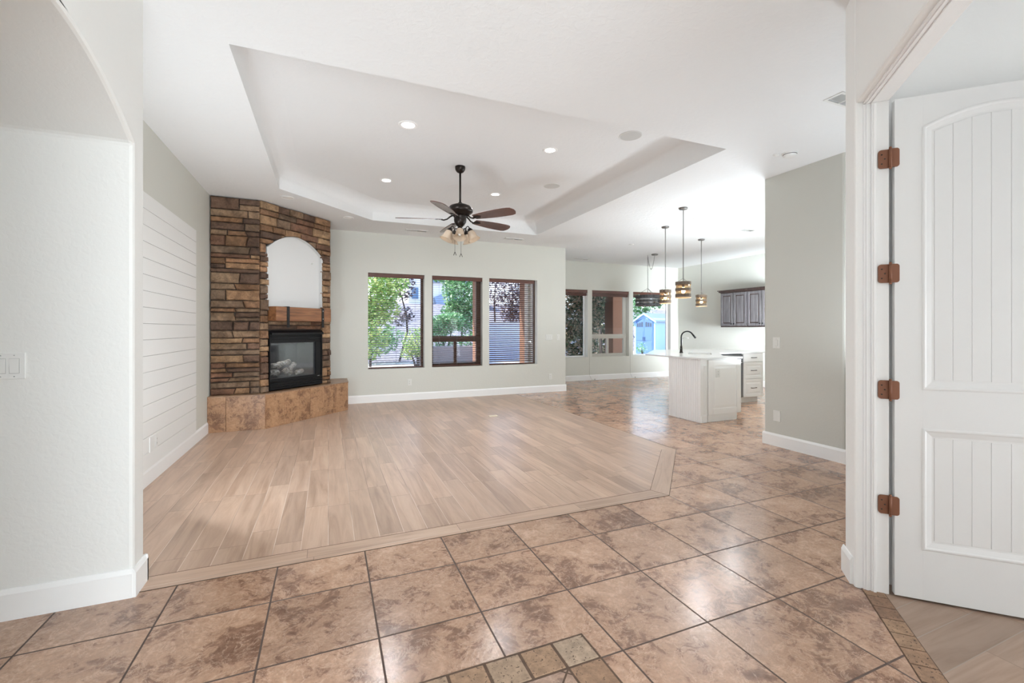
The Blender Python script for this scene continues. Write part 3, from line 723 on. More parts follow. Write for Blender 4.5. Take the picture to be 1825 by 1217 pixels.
# hearth
UW = UL + .002; VW = VB - .002
hp = [(UL, 6.665), (-0.770, 6.665), (0.300, 7.735), (0.300, VB), (UL, VB)]
mb = MB(); mb.prism([(UW, 6.675), (-0.774, 6.675), (0.290, 7.739), (0.290, VW), (UW, VW)], 0.0, HZ - .012)
mb.build('hearth_core', M['grout'], fp)
mb = MB()
FA = frame((UL, 6.665, 0), (1, 0)); FDh = frame((-0.770, 6.665, 0), (1, 1)); FR = frame((0.300, 7.735, 0), (0, 1))
def htile(F, a, b, z0=0.0, z1=HZ - .012):
    mb.bbox(a + .0016, b - .0016, 0.0, 0.012, z0 + .001, z1, .002, F, (random.random(), random.random(), random.random()))
for a, b in ((0, .205), (.205, .650)): htile(FA, a, b)
L = 1.07 * math.sqrt(2)
for a, b in ((0, .295), (.295, .745), (.745, 1.195), (1.195, L)): htile(FDh, a, b)
for a, b in ((0, .30), (.30, .595)): htile(FR, a, b)
mb.build('hearth_face', M['hearth_tile'], fp)
mb = MB(); mb.prism([(UW, 6.658), (-0.767, 6.658), (0.307, 7.732), (0.307, VW), (UW, VW)], HZ - .012, HZ, None, (0.3, 0.7, 0.2))
mb.build('hearth_top', tile_piece('travertine hearth top', 0.80, (1.02, 0.87, 0.68)), fp, bevel=.003)
# stone veneer
STC = [(0.20, 0.112, 0.060), (0.285, 0.170, 0.095), (0.125, 0.074, 0.050), (0.225, 0.150, 0.095), (0.105, 0.064, 0.045), (0.315, 0.205, 0.120), (0.17, 0.090, 0.056), (0.255, 0.145, 0.082), (0.165, 0.112, 0.075)]
def stone(mb, F, q, d, col, ins=.013):
    """q: outline in (x,z) counter-clockwise, stands out d in front of y=0"""
    cx = sum(p[0] for p in q) / len(q); cz = sum(p[1] for p in q) / len(q)
    # subdivide and roughen the outline
    out = []
    n = len(q)
    for i in range(n):
        a, b = q[i], q[(i + 1) % n]; L = math.hypot(b[0] - a[0], b[1] - a[1]); k = max(1, int(L / .055))
        for j in range(k):
            t = j / k; jx, jz = random.uniform(-.0035, .0035), random.uniform(-.0035, .0035)
            out.append((a[0] + (b[0] - a[0]) * t + jx, a[1] + (b[1] - a[1]) * t + jz))
    m = len(out)
    def ring(s_, y):
        r = []
        for x, z in out:
            dx, dz = cx - x, cz - z; l = math.hypot(dx, dz) or 1; sx = min(s_, abs(dx) * .4) * (1 if dx > 0 else -1); sz = min(s_, abs(dz) * .4) * (1 if dz > 0 else -1)
            r.append((x + sx, y + random.uniform(-.003, .003) * (1 if s_ else 0), z + sz))
        return r
    vs = ring(0, 0.02) + ring(0.0005, -d * .62) + ring(ins, -d)
    fs = []
    for k in range(2):
        for i in range(m): fs.append((k * m + i, k * m + (i + 1) % m, (k + 1) * m + (i + 1) % m, (k + 1) * m + i))
    mid = len(vs); vs.append((cx, -d - random.uniform(-.002, .006), cz))
    for i in range(m): fs.append((2 * m + i, 2 * m + (i + 1) % m, mid))
    mb.add(vs, fs, col, F)
def tone(): 
    c = random.choice(STC); k = random.uniform(1.0, 1.42); return tuple(min(1, x * k) for x in c)
J = .0050
def course(mb, F, x0, x1, z0, z1, wmin, wmax, dmin=.018, dmax=.045, cut=None):
    x = x0
    while x < x1 - .01:
        w = random.uniform(wmin, wmax)
        if x1 - (x + w) < wmin * .7: w = x1 - x
        sl0, sl1 = (0 if x == x0 else sl1_prev), (0 if x + w >= x1 - 1e-6 else random.choice([0, 0, random.uniform(-.02, .02)]))
        sl1_prev = sl1; a, b = x + J, x + w - J; c, d = z0 + J, z1 - J
        q = [(a - sl0, c), (b - sl1, c), (b + sl1, d), (a + sl0, d)]
        if cut:
            for qq in cut(a, b, c, d): stone(mb, F, qq, random.uniform(dmin, dmax), tone())
        elif z1 - z0 > .12 and random.random() < .35:
            zm = z0 + (z1 - z0) * random.uniform(.4, .6)
            stone(mb, F, [(a, c), (b, c), (b, zm - J), (a, zm - J)], random.uniform(dmin, dmax), tone()); stone(mb, F, [(a, zm + J), (b, zm + J), (b, d), (a, d)], random.uniform(dmin, dmax), tone())
        else: stone(mb, F, q, random.uniform(dmin, dmax), tone())
        x += w
def rows(z0, z1, hs):
    z = z0; r = []
    while z < z1 - .005:
        h = random.choice(hs)
        if z1 - (z + h) < .045: h = z1 - z
        r.append((z, z + h)); z += h
    return r
mb = MB(); FS = frame((UL + .006, 6.81, 0), (1, 0))
for z0, z1 in rows(HZ, CEIL - .006, (.055, .07, .085, .10, .12, .14)):
    course(mb, FS, 0.0, 0.565, z0, z1, .16, .50)
# diagonal face
NX0, NX1 = 0.118, 1.064; DX1 = 1.235
def za(x): return 2.668 - 0.218 * ((x - .59) / .475) ** 2
FV = FD @ Matrix.Translation((0, 0.022, 0))
for z0, z1 in rows(HZ, 2.36, (.07, .085, .10, .12, .15)):
    course(mb, FV, 0.0, NX0 + random.uniform(-.004, .010), z0, z1, .10, .16, .020, .05)
for z0, z1 in rows(HZ, 2.36, (.06, .075, .09, .11, .14)):
    course(mb, FV, NX1 + random.uniform(-.006, .006), DX1, z0, z1, .09, .20, .020, .05)
for z0, z1 in ((1.318, 1.378), (1.378, 1.44)): course(mb, FV, NX0 + .01, NX1 - .01, z0, z1, .25, .5, .012, .028)
def cut(a, b, c, d):
    """keep what lies above the niche arch"""
    n = 6; res = []
    xs = [a + (b - a) * k / n for k in range(n + 1)]
    lo = [max(c, (za(x) + .004) if NX0 - .02 < x < NX1 + .02 else c) for x in xs]
    run = []
    for x, l in zip(xs, lo):
        if l < d - .012: run.append((x, l))
        else:
            if len(run) > 1: res.append(run)
            run = []
    if len(run) > 1: res.append(run)
    return [r + [(r[-1][0], d), (r[0][0], d)] for r in res if r[-1][0] - r[0][0] > .02]
for z0, z1 in rows(2.36, CEIL - .006, (.07, .08, .095, .11, .125)):
    course(mb, FV, 0.0, DX1, z0, z1, .16, .42, .018, .045, cut)
mb.build('stone_veneer', M['stone'], fp)
# mortar backing with openings (panels behind the stones)
mb = MB()
mb.box(0, .57, 0.012, 0.06, HZ, CEIL - .004, FS)
YB = 0.034
mb.box(-.02, NX0 - .022, YB, .30, HZ, CEIL - .004, FD); mb.box(NX1 + .022, DX1 - .012, YB, .30, HZ, CEIL - .004, FD)
mb.box(NX0, NX1, YB, .30, 1.30, 1.60, FD)
ap = [(NX0, CEIL - .004)] + [(NX0 + (NX1 - NX0) * k / 20, za(NX0 + (NX1 - NX0) * k / 20) + .006) for k in range(21)] + [(NX1, CEIL - .004)]
XZ = lambda F: F @ Matrix(((1, 0, 0, 0), (0, 0, 1, 0), (0, 1, 0, 0), (0, 0, 0, 1)))
mb.prism(ap, YB, .30, XZ(FD))
mb.prism([tuple((FD @ Vector((DX1 - .03, .03, 0))).to_2d()), tuple((FD @ Vector((DX1 - .004, .03, 0))).to_2d()), (0.022, VB - .002), (-0.01, VB - .002)], HZ, CEIL - .004)
mb.build('mortar_backing', M['mortar'], fp)
# white niche
mb = MB(); mb.box(NX0 - .02, NX1 + .02, .070, .085, 1.60, CEIL - .1, FD)
mb.box(NX0 - .02, NX0 - .002, .0, .07, 1.60, 2.45, FD); mb.box(NX1 + .002, NX1 + .02, .01, .07, 1.60, 2.45, FD)
mb.box(NX0, NX1, .0, .07, 1.585, 1.605, FD)
ar = [(NX0 + (NX1 - NX0) * k / 24, za(NX0 + (NX1 - NX0) * k / 24)) for k in range(25)]
for (xa, zza), (xb, zzb) in zip(ar, ar[1:]):
    mb.add([(xa, .012, zza), (xb, .012, zzb), (xb, .07, zzb), (xa, .07, zza)], [(0, 1, 2, 3)], None, FD)
mb.build('niche', paint('niche paint', (0.66, 0.66, 0.65), 42, .15), fp)
mb = MB(); mb.tube([(.93, .070, 2.33), (.93, .064, 2.33)], .012, 12, FD); mb.tube([(.93, .064, 2.33), (.93, .060, 2.33)], .006, 10, FD); mb.build('cable_port', M['plate'], fp)
# side return of the chimney toward the back wall
mb = MB(); FSR = frame((*(FD @ Vector((DX1 - .004, 0.02, 0))).to_2d(), 0), (0, 1))
for z0, z1 in rows(HZ, CEIL - .006, (.08, .10, .12)): course(mb, FSR, 0.01, .63, z0, z1, .15, .35, .008, .014)
mb.build('side_stones', M['stone'], fp)

# mantel beam with iron straps
MY = -0.14
mt = thing('mantel_beam', tuple(FD @ Vector((.61, 0, 1.433))), 'reddish timber mantel beam with two black iron straps on the fireplace', 'mantel')
mb = MB(); mb.bbox(.124, 1.104, MY, .020, 1.436, 1.634, .005, FD); mb.build('beam', M['mantel'], mt)
for sx_ in (.293, .914):
    mb = MB(); mb.bbox(sx_, sx_ + .046, MY - .006, MY + .001, 1.345, 1.640, .0015, FD); mb.bbox(sx_, sx_ + .046, MY - .005, .0, 1.633, 1.639, .0015, FD)
    st = mb.build('iron_strap', M['iron'], mt)
    for zz in (1.475, 1.595):
        mb = MB(); mb.sphere((sx_ + .023, MY - .007, zz), (.009, .006, .009), FD); mb.build('bolt', M['steel'] if sx_ > .5 else M['iron'], st)

# gas insert
ins = thing('gas_fireplace', tuple(FD @ Vector((.59, 0.1, HZ))), 'black gas fireplace insert with smoky glass front set in the stone', 'fireplace insert')
X0, X1, Z0, Z1 = .126, 1.058, HZ + .012, 1.305
mb = MB()
mb.box(X0, X0 + .018, -.012, .05, Z0, Z1, FD); mb.box(X1 - .125, X1, -.0, .05, Z0, Z1 - .06, FD); mb.box(X1 - .02, X1, -.012, .05, Z0, Z1, FD)
mb.box(X0, X1, 0.0, .05, 1.13, Z1 - .06, FD); mb.box(X0, X1, 0.0, .05, Z0, .63, FD)
mb.build('surround', M['black'], ins, bevel=.003)
mb = MB(); mb.prism([(0.0, Z1), (-.045, Z1 - .035), (-.045, Z1 - .062), (-.038, Z1 - .062), (-.034, Z1 - .04), (.03, Z1 - .012), (.03, Z1)], X0 + .01, X1 - .01, FD @ Matrix(((0, 0, 1, 0), (1, 0, 0, 0), (0, 1, 0, 0), (0, 0, 0, 1)))); mb.build('hood', M['black'], ins)
for zz in (1.222, 1.190, 1.155):
    mb = MB(); mb.bbox(X0 + .02, X1 - .03, -.012, .0, zz - .010, zz + .010, .004, FD); mb.build('louver', M['black'], ins)
for zz in (.598, .560, .522, .490):
    mb = MB(); mb.bbox(X0 + .004, X1 - .02, -.016, .0, zz - .013, zz + .013, .005, FD); mb.build('louver', M['black'], ins)
mb = MB(); mb.bbox(.955, .995, -.0175, -.0155, .604, .612, .0006, FD); mb.build('badge', M['steel'], ins)
mb = MB(); mb.box(.142, .932, .02, .026, .63, 1.13, FD); mb.build('glass', M['fire_glass'], ins)
mb = MB(); mb.box(.135, .940, .012, .03, 1.122, 1.134, FD); mb.box(.928, .940, .012, .03, .63, 1.13, FD); mb.box(.135, .940, .012, .03, .626, .636, FD); mb.build('glass_trim', plain('dark grey trim', (.05, .05, .055), .35, .5), ins)
mb = MB(); mb.box(.10, 1.0, .45, .46, .60, 1.25, FD); mb.box(.10, .11, .05, .46, .60, 1.25, FD); mb.box(.99, 1.0, .05, .46, .60, 1.25, FD); mb.box(.10, 1.0, .05, .46, .60, .625, FD); mb.box(.10, 1.0, .05, .46, 1.20, 1.21, FD)
mb.build('firebox', plain('dark firebox', (.03, .031, .034), .7), ins)  # even dark grey on all firebox panels
lamp('AREA', 'firebox_fill', (0, 0, 0), 1.5, (1.0, 0.97, 0.94), shape='DISK', size=.16).location = FD @ Vector((.50, .22, 1.19))  # added light, no such fixture, makes the gas logs visible
# pale gas logs inside, each its own
LOGS = [('thick pale log lying low at the left of the firebox', (.17, .14, .685), (.36, .10, .70), .045),
        ('short charred log leaning at the back left of the firebox', (.18, .33, .80), (.30, .28, .845), .042),
        ('pale crooked log crossing the middle top of the log pile', (.33, .22, .79), (.60, .16, .845), .038),
        ('bright knotted log in the front centre of the log pile', (.46, .10, .735), (.57, .12, .67), .042),
        ('pale log at the right end of the pile pointing up', (.60, .17, .72), (.75, .24, .80), .034),
        ('stubby pale log at the lower right of the pile', (.64, .09, .670), (.78, .11, .70), .036),
        ('brown split log resting over the left front log', (.27, .135, .805), (.41, .125, .790), .034)]
for lb, a, b, r in LOGS:
    a, b = Vector(a), Vector(b); mid = (a + b) / 2 + Vector((0, 0, random.uniform(-.01, .015)))
    pts = [a + (b - a) * k / 7 + Vector((0, random.uniform(-.006, .006), math.sin(math.pi * k / 7) * (mid.z - (a.z + b.z) / 2) + random.uniform(-.006, .006))) for k in range(8)]
    mb = MB(); mb.tube(pts, [r * random.uniform(.8, 1.15) for _ in pts], 10, FD)
    k = mb.build('gas_log', M['logs']); tag(k, lb, 'log', 'gas logs in the fireplace')

# ------------------------------------------------------------------ wall plates
def plate(name, F, x, z, w, h, label, cat, kind='switch', n=1, mat=None, group=None):
    o = thing(name, tuple(F @ Vector((x, 0, z))), label, cat, group)
    mat = mat or M['plate']; mb = MB(); mb.bbox(x - w / 2, x + w / 2, -.006, .002, z - h / 2, z + h / 2, .0025, F); mb.build('cover_plate', mat, o)
    for k in range(n):
        xc = x + (k - (n - 1) / 2) * .046
        if kind == 'switch':
            mb = MB(); mb.bbox(xc - .0175, xc + .0175, -.0068, -.004, z - .0345, z + .0345, .001, F); mb.build('rocker_frame', M['slot'] if False else plain_shadow, o)
            mb = MB(); mb.add([(xc - .016, -.0075, z - .033), (xc + .016, -.0075, z - .033), (xc + .016, -.0095, z + .033), (xc - .016, -.0095, z + .033), (xc - .016, -.004, z - .033), (xc + .016, -.004, z - .033), (xc + .016, -.004, z + .033), (xc - .016, -.004, z + .033)],
                             [(0, 1, 2, 3), (7, 6, 5, 4), (0, 4, 5, 1), (1, 5, 6, 2), (2, 6, 7, 3), (3, 7, 4, 0)], None, F); mb.build('rocker', mat, o)
        if kind == 'outlet':
            for dz in (-.020, .020):
                mb = MB(); mb.bbox(xc - .017, xc + .017, -.0085, -.004, z + dz - .0145, z + dz + .0145, .003, F); s_ = mb.build('socket', mat, o)
                mb = MB()
                for dx in (-.006, .006): mb.box(xc + dx - .001, xc + dx + .001, -.0091, -.0083, z + dz - .002, z + dz + .007, F)
                mb.tube([(xc, -.0083, z + dz - .008), (xc, -.0091, z + dz - .008)], .0022, 8, F); mb.build('slot', M['slot'], s_)
        if kind in ('switch', 'outlet'):
            for dz in ((-.048, .048) if kind == 'switch' else (0.0,)):
                mb = MB(); mb.tube([(xc, -.0062, z + dz), (xc, -.0072, z + dz)], .0028, 8, F); mb.build('screw', M['steel'], o)
    return o
plain_shadow = plain('rocker gap', (0.33, 0.33, 0.32), 0.6)
FH = frame((0, 2.74, 0), (1, 0)); FLW = frame((UL + .014, 0, 0), (0, 1)); FRW = frame((4.68, 0, 0), (0, -1))
plate('light_switch', FH, -1.368, 1.153, .168, .120, 'white rocker switch plate on the entry wall at the left edge', 'light switch', 'switch', 3, M['plate_white'])
plate('wall_outlet', FB, 1.396, .335, .075, .12, 'small outlet low on the back wall under the left living room window', 'outlet', 'outlet')
plate('wall_outlet', FB, 4.335, .322, .075, .12, 'small outlet low on the back wall near its right end', 'outlet', 'outlet')
plate('light_switch', FB, 4.30, 1.152, .165, .12, 'wide switch plate on the back wall right of the windows', 'light switch', 'switch', 3)
plate('light_switch', FB, 4.52, 1.150, .075, .12, 'narrow switch plate nearest the right end of the back wall', 'light switch', 'switch', 1)
plate('wall_outlet', FLW, 4.815, .335, .075, .12, 'outlet with dark slots low on the white board panel', 'outlet', 'outlet', 1, M['plate_white'])
plate('blank_plate', FLW, 4.715, .335, .115, .13, 'blank plate low on the board panel beside the outlet', 'cover plate', 'blank', 1, M['plate_white'])
plate('light_switch', FRW, -3.475, 1.167, .085, .125, 'switch plate at hand height on the grey green wall block', 'light switch', 'switch', 1)
plate('blank_plate', FRW, -3.470, .342, .085, .12, 'blank plate low on the grey green wall block', 'cover plate', 'blank', 1)
fo = thing('floor_outlet', (2.316, 6.33, 0), 'small cream cover of a floor outlet in the wood look floor', 'floor outlet')
mb = MB(); mb.bbox(2.25, 2.385, 6.285, 6.375, 0.0, .006, .002); mb.build('cover_plate', plain('cream cover', (.80, .70, .52), .4), fo)
mb = MB(); mb.bbox(2.275, 2.36, 6.305, 6.355, .0055, .0075, .001); mb.build('flap', plain('cream flap', (.74, .63, .46), .4), fo)

# ------------------------------------------------------------------ ceiling fittings
def downlight(x, y, z, label, lit=True, r=.085, group='recessed ceiling lights', power=12.5):
    o = thing('recessed_light', (x, y, z), label, 'ceiling light', group)
    mb = MB(); mb.lathe([(r, 0), (r, -.003), (r - .004, -.006), (r * .70, -.004), (r * .66, 0.0)], 32); mb.build('trim_ring', M['trim'], o, world=False)
    mb = MB(); mb.lathe([(.0005, -.0022), (r * .68, -.0022), (r * .70, .0)], 32); mb.build('lens', M['lamp_white'] if lit else M['lens_off'], o, world=False)
    if lit: lamp('AREA', 'lamp', (0, 0, -.012), power, (.92, .96, 1.0), parent=o, shape='DISK', size=.14, spread=R(150))
    return o
downlight(0.725, 4.415, TRAY, 'lit recessed light in the raised ceiling, nearest the camera on the left', r=.095)
downlight(2.300, 4.425, TRAY, 'lit recessed light in the raised ceiling, right of the fan rod')
downlight(0.725, 6.17, TRAY, 'lit recessed light in the raised ceiling, far left above the fan blade')
downlight(2.300, 6.185, TRAY, 'lit recessed light in the raised ceiling, far right behind the fan')
downlight(5.375, 5.32, CEIL, 'lit recessed light beside the tallest pendant rod in the kitchen')
downlight(6.81, 5.93, CEIL, 'lit recessed light near the kitchen ceiling vent')
downlight(-.50, 6.54, CEIL, 'unlit recessed light above the stone corner, left one', False)
downlight(.285, 7.35, CEIL, 'unlit recessed light above the right end of the fireplace', False)
def speaker(x, y, z, label):
    o = thing('ceiling_speaker', (x, y, z), label, 'speaker', 'round ceiling speakers')
    mb = MB(); mb.lathe([(.118, 0), (.118, -.004), (.110, -.006), (.108, -.003)], 36); mb.build('rim', M['vent'], o, world=False)
    mb = MB(); mb.lathe([(.0005, -.0035), (.109, -.0035)], 36); mb.build('grille', M['grille'], o, world=False)
speaker(2.90, 3.775, TRAY, 'round grey speaker in the raised ceiling, the nearer one at right')
speaker(2.895, 5.52, TRAY, 'round grey speaker in the raised ceiling behind the fan rod')
def vent(x, y, rz, label, w=.38, d=.12):
    o = thing('ceiling_vent', (x, y, CEIL), label, 'air vent', 'white ceiling vents', rz)
    mb = MB(); mb.box(-w / 2, w / 2, -d / 2, -d / 2 + .02, -.008, 0); mb.box(-w / 2, w / 2, d / 2 - .02, d / 2, -.008, 0); mb.box(-w / 2, -w / 2 + .02, -d / 2 + .02, d / 2 - .02, -.008, 0); mb.box(w / 2 - .02, w / 2, -d / 2 + .02, d / 2 - .02, -.008, 0); mb.box(-.006, .006, -d / 2 + .02, d / 2 - .02, -.008, 0)
    mb.build('vent_frame', M['vent'], o, world=False)
    mb = MB(); mb.box(-w / 2 + .02, w / 2 - .02, -d / 2 + .02, d / 2 - .02, -.0015, 0); mb.build('duct_opening', M['duct'], o, world=False)
    mb = MB()
    for k in range(5):
        y0 = -d / 2 + .028 + k * .016
        for xa, xb, s in ((-w / 2 + .02, -.006, 1), (.006, w / 2 - .02, -1)):
            mb.add([(xa, y0, -.001), (xb, y0, -.001), (xb, y0 + .010 * s, -.009), (xa, y0 + .010 * s, -.009)], [(0, 1, 2, 3), (3, 2, 1, 0)])
    mb.build('louvers', M['vent'], o, world=False)
vent(1.435, 7.85, 0, 'slim ceiling vent above the middle window, left of the fan lamp shades')
vent(3.30, 7.85, 0, 'slim ceiling vent above the right end of the window wall')
vent(5.80, 9.45, 0, 'slim ceiling vent at the nook wall top')
vent(6.79, 5.59, 0, 'ceiling vent next to the kitchen recessed light', .30, .15)
vent(3.62, 2.13, 0, 'white vent in the ceiling beside the bedroom doorway', .30, .14)
sd = thing('smoke_detector', (4.21, 2.985, CEIL), 'white smoke detector on the ceiling before the grey green wall block', 'smoke detector')
mb = MB(); mb.lathe([(.066, 0), (.066, -.012), (.060, -.016), (.054, -.034), (.044, -.040), (.0005, -.042)], 32); mb.build('housing', M['plate_white'], sd, world=False)
mb = MB(); mb.lathe([(.062, -.014), (.0605, -.0165), (.0575, -.022), (.0590, -.018)], 32, closed=True); mb.build('sensor_slot', M['darkgap'], sd, world=False)
sp_ = thing('ceiling_sensor', (4.115, 3.06, CEIL), 'tiny white dome beside the smoke detector', 'sensor')
mb = MB(); mb.lathe([(.028, 0), (.028, -.008), (.020, -.018), (.0005, -.022)], 20); mb.build('dome', M['plate_white'], sp_, world=False)
sk = thing('fire_sprinkler', (5.735, 7.44, CEIL), 'small round white cap on the ceiling before the chandelier', 'ceiling cap')
mb = MB(); mb.lathe([(.05, 0), (.05, -.006), (.04, -.010), (.0005, -.011)], 20); mb.build('cap', M['plate_white'], sk, world=False)

# ------------------------------------------------------------------ ceiling fan
fx, fy = 1.506, 5.30
CR = R(22.54)                     # camera frame turned into the room
fan = thing('ceiling_fan', (fx, fy, TRAY), 'dark bronze ceiling fan with five cherry blades and amber glass shades', 'ceiling fan', None, -CR + R(5))
mb = MB(); mb.lathe([(.0005, 0), (.062, 0), (.064, -.012), (.060, -.04), (.044, -.066), (.024, -.078), (.0005, -.080)], 28); mb.build('canopy', M['bronze'], fan, world=False)
mb = MB(); mb.tube([(0, 0, -.06), (0, 0, -.47)], .0125, 12); mb.build('downrod', M['bronze'], fan, world=False)
mb = MB(); mb.lathe([(.016, -.44), (.026, -.448), (.030, -.462), (.075, -.470), (.125, -.490), (.150, -.520), (.157, -.548), (.155, -.562), (.140, -.578), (.118, -.588), (.112, -.602), (.085, -.612), (.0005, -.615)], 36)
mb.build('motor_housing', M['bronze'], fan, world=False)
mb = MB(); mb.lathe([(.08, -.61), (.082, -.625), (.074, -.640), (.078, -.655), (.072, -.690), (.052, -.722), (.030, -.745), (.018, -.760), (.018, -.80), (.040, -.812), (.052, -.835), (.050, -.862), (.034, -.885), (.014, -.895), (.010, -.912), (.0005, -.916)], 28)
mb.build('switch_housing', M['bronze'], fan, world=False)
BZ = -.650
def blade_outline():
    pts = []; x0, x1 = .215, .785
    top = []
    for k in range(15):
        t = k / 14; x = x0 + (x1 - .03 - x0) * t; w = .050 + .036 * math.sin(min(1, t * 1.35) * math.pi / 2)
        if t > .86: w *= 1 - .16 * ((t - .86) / .14) ** 2
        top.append((x, w))
    pts = top + [(x1 - .012, .046), (x1, .018)] + [(x1, -.018), (x1 - .012, -.046)] + [(x, -w) for x, w in reversed(top)]
    return pts
bo = blade_outline()
PITCH = R(-13.5)
for k in range(5):
    a = math.pi + k * 2 * math.pi / 5
    Mb = Matrix.Rotation(a, 4, 'Z') @ Matrix.Translation((0, 0, BZ)) @ Matrix.Rotation(PITCH, 4, 'X')
    mb = MB(); mb.prism(bo, -.004, .004, Mb); bl = mb.build('blade', M['blade_wood'], fan, world=False, bevel=.0015)
    mb = MB()
    Mi = Matrix.Rotation(a, 4, 'Z')
    mb.tube([Mi @ Vector(p) for p in [(.085, 0, -.600), (.125, 0, -.622), (.160, 0, -.652), (.200, 0, BZ - .014), (.235, 0, BZ - .008)]], [.011, .010, .009, .009, .008], 8)
    mb.prism([(.205, -.016), (.235, -.036), (.285, -.030), (.310, 0), (.285, .030), (.235, .036), (.205, .016)], -.0085, -.0035, Mb)
    for q in ((.250, -.022), (.250, .022), (.285, 0)): mb.sphere((q[0], q[1], -.009), (.006, .006, .003), Mb, None, 8)
    ir = mb.build('blade_iron', M['bronze'], bl, world=False)
for k in range(5):
    a = R(-90) + R(0) + k * 2 * math.pi / 5
    Ma = Matrix.Rotation(a, 4, 'Z')
    mb = MB(); pts = [(.040, 0, -.845), (.062, 0, -.835), (.070, 0, -.790), (.080, 0, -.752), (.100, 0, -.742), (.118, 0, -.760), (.122, 0, -.778)]
    mb.tube([Ma @ Vector(p) for p in pts], .0065, 8); arm = mb.build('lamp_arm', M['bronze'], fan, world=False)
    Ms = Ma @ Matrix.Translation((.120, 0, -.775)) @ Matrix.Rotation(R(-24), 4, 'Y')
    mb = MB(); mb.lathe([(.0005, .004), (.020, .004), (.024, -.006), (.034, -.022), (.036, -.034), (.030, -.036)], 20, Ms); mb.build('shade_holder', M['bronze'], arm, world=False)
    mb = MB(); mb.lathe([(.030, -.030), (.040, -.040), (.048, -.065), (.052, -.095), (.056, -.115), (.068, -.140), (.080, -.152), (.0775, -.152), (.065, -.138), (.053, -.113), (.049, -.094), (.045, -.065), (.037, -.042), (.028, -.032)], 24, Ms, closed=True)
    mb.build('lamp_shade', M['amber'], fan, world=False)
    mb = MB(); mb.lathe([(.0005, -.045), (.012, -.05), (.022, -.075), (.024, -.095), (.016, -.115), (.0005, -.122)], 14, Ms); mb.build('bulb', M['lens_off'], arm, world=False)
for x, y, zl in ((-.062, -.05, -1.075), (.012, -.055, -1.095)):
    mb = MB(); mb.tube([(x, y, -.86), (x, y, zl)], .0016, 6); ch = mb.build('pull_chain', M['bronze'], fan, world=False)
    mb = MB(); mb.tube([(x, y, zl + .012), (x - .010, y, zl - .012), (x - .017, y, zl - .030)], .0032, 6); mb.tube([(x, y, zl + .012), (x + .010, y, zl - .012), (x + .017, y, zl - .030)], .0032, 6)
    mb.build('chain_fob', M['bronze'], ch, world=False)

# ------------------------------------------------------------------ pendants and chandelier
def chain(mb, a, b, link=.030, r=.0024, w=.009):
    a, b = Vector(a), Vector(b); d = b - a; n = max(2, int(d.length / (link * .78)))
    T = d.normalized(); up = Vector((1, 0, 0)) if abs(T.z) > .7 else Vector((0, 0, 1)); N = T.cross(up).normalized(); B = T.cross(N)
    for k in range(n):
        c = a + d * ((k + .5) / n); S_ = N if k % 2 else B
        loop = [c + T * (math.cos(q) * link / 2) + S_ * (math.sin(q) * w) for q in [2 * math.pi * i / 8 for i in range(9)]]
        mb.tube(loop, r, 5, None, None, False)
def bands(parent, Rr, z0, z1, mat_band, mat_glass, bz, seg=40):
    for a, b in bz:
        mb = MB(); mb.lathe([(Rr, z0 + (z1 - z0) * a), (Rr, z0 + (z1 - z0) * b), (Rr - .006, z0 + (z1 - z0) * b), (Rr - .006, z0 + (z1 - z0) * a)], seg, closed=True, smooth=False); mb.build('shade_band', mat_band, parent, world=False)
    mb = MB(); mb.lathe([(Rr - .008, z0 + .002), (Rr - .008, z1 - .004), (Rr - .011, z1 - .004), (Rr - .011, z0 + .002)], seg, closed=True); mb.build('glass_cylinder', mat_glass, parent, world=False)
def pendant(x, y, zt, zb, rr, label):
    o = thing('pendant_light', (x, y, CEIL), label, 'pendant lamp', 'banded pendants over the kitchen counter')
    mb = MB(); mb.lathe([(.0005, 0), (.062, 0), (.062, -.014), (.052, -.024), (.0005, -.026)], 24); mb.build('canopy', M['steel_dark'], o, world=False)
    mb = MB(); chain(mb, (0, 0, -.025), (0, 0, zt - CEIL + .05)); mb.tube([(0, 0, -.02), (.004, .003, (zt - CEIL) * .5), (0, 0, zt - CEIL)], .0022, 6); mb.build('chain', M['steel_dark'], o, world=False)
    t, b = zt - CEIL, zb - CEIL
    mb = MB()
    for q in range(3):
        a = q * 2 * math.pi / 3; mb.tube([(0, 0, t + .05), (math.cos(a) * (rr - .01), math.sin(a) * (rr - .01), t - .005)], .0025, 6)
    mb.lathe([(rr - .005, t), (rr - .005, t - .006), (rr - .012, t - .006), (rr - .012, t)], 36, closed=True)
    mb.build('spider', M['steel_dark'], o, world=False)
    bands(o, rr, b, t, M['pendant_wood'], M['seeded'], ((.80, 1.0), (.43, .60), (.06, .24)))
    mb = MB(); mb.lathe([(rr - .002, b), (rr - .002, b + .010), (rr - .010, b + .010), (rr - .010, b)], 36, closed=True); mb.build('bottom_ring', plain('pale ring', (.62, .50, .36), .5), o, world=False)
    mb = MB(); mb.tube([(0, 0, t + .05), (0, 0, t - .03)], .004, 8); mb.lathe([(.0005, t - .02), (.017, t - .022), (.018, t - .075), (.0005, t - .078)], 16); so = mb.build('socket', M['bronze'], o, world=False)
    mb = MB(); mb.lathe([(.0005, t - .075), (.013, t - .078), (.020, t - .105), (.026, t - .135), (.020, t - .158), (.0005, t - .166)], 16); mb.build('bulb', M['bulb'], o, world=False)
    lamp('POINT', 'lamp', (0, 0, b + .07), 5, (1.0, .78, .50), parent=o, shadow_soft_size=.03)
M['steel_dark'] = plain('aged nickel', (0.22, 0.21, 0.20), 0.4, 0.7)
pendant(4.70, 4.92, 2.000, 1.770, .108, 'largest looking banded pendant, nearest the camera, on the longest rod')
pendant(5.283, 5.94, 1.990, 1.755, .096, 'banded pendant just right of the dark drum chandelier')
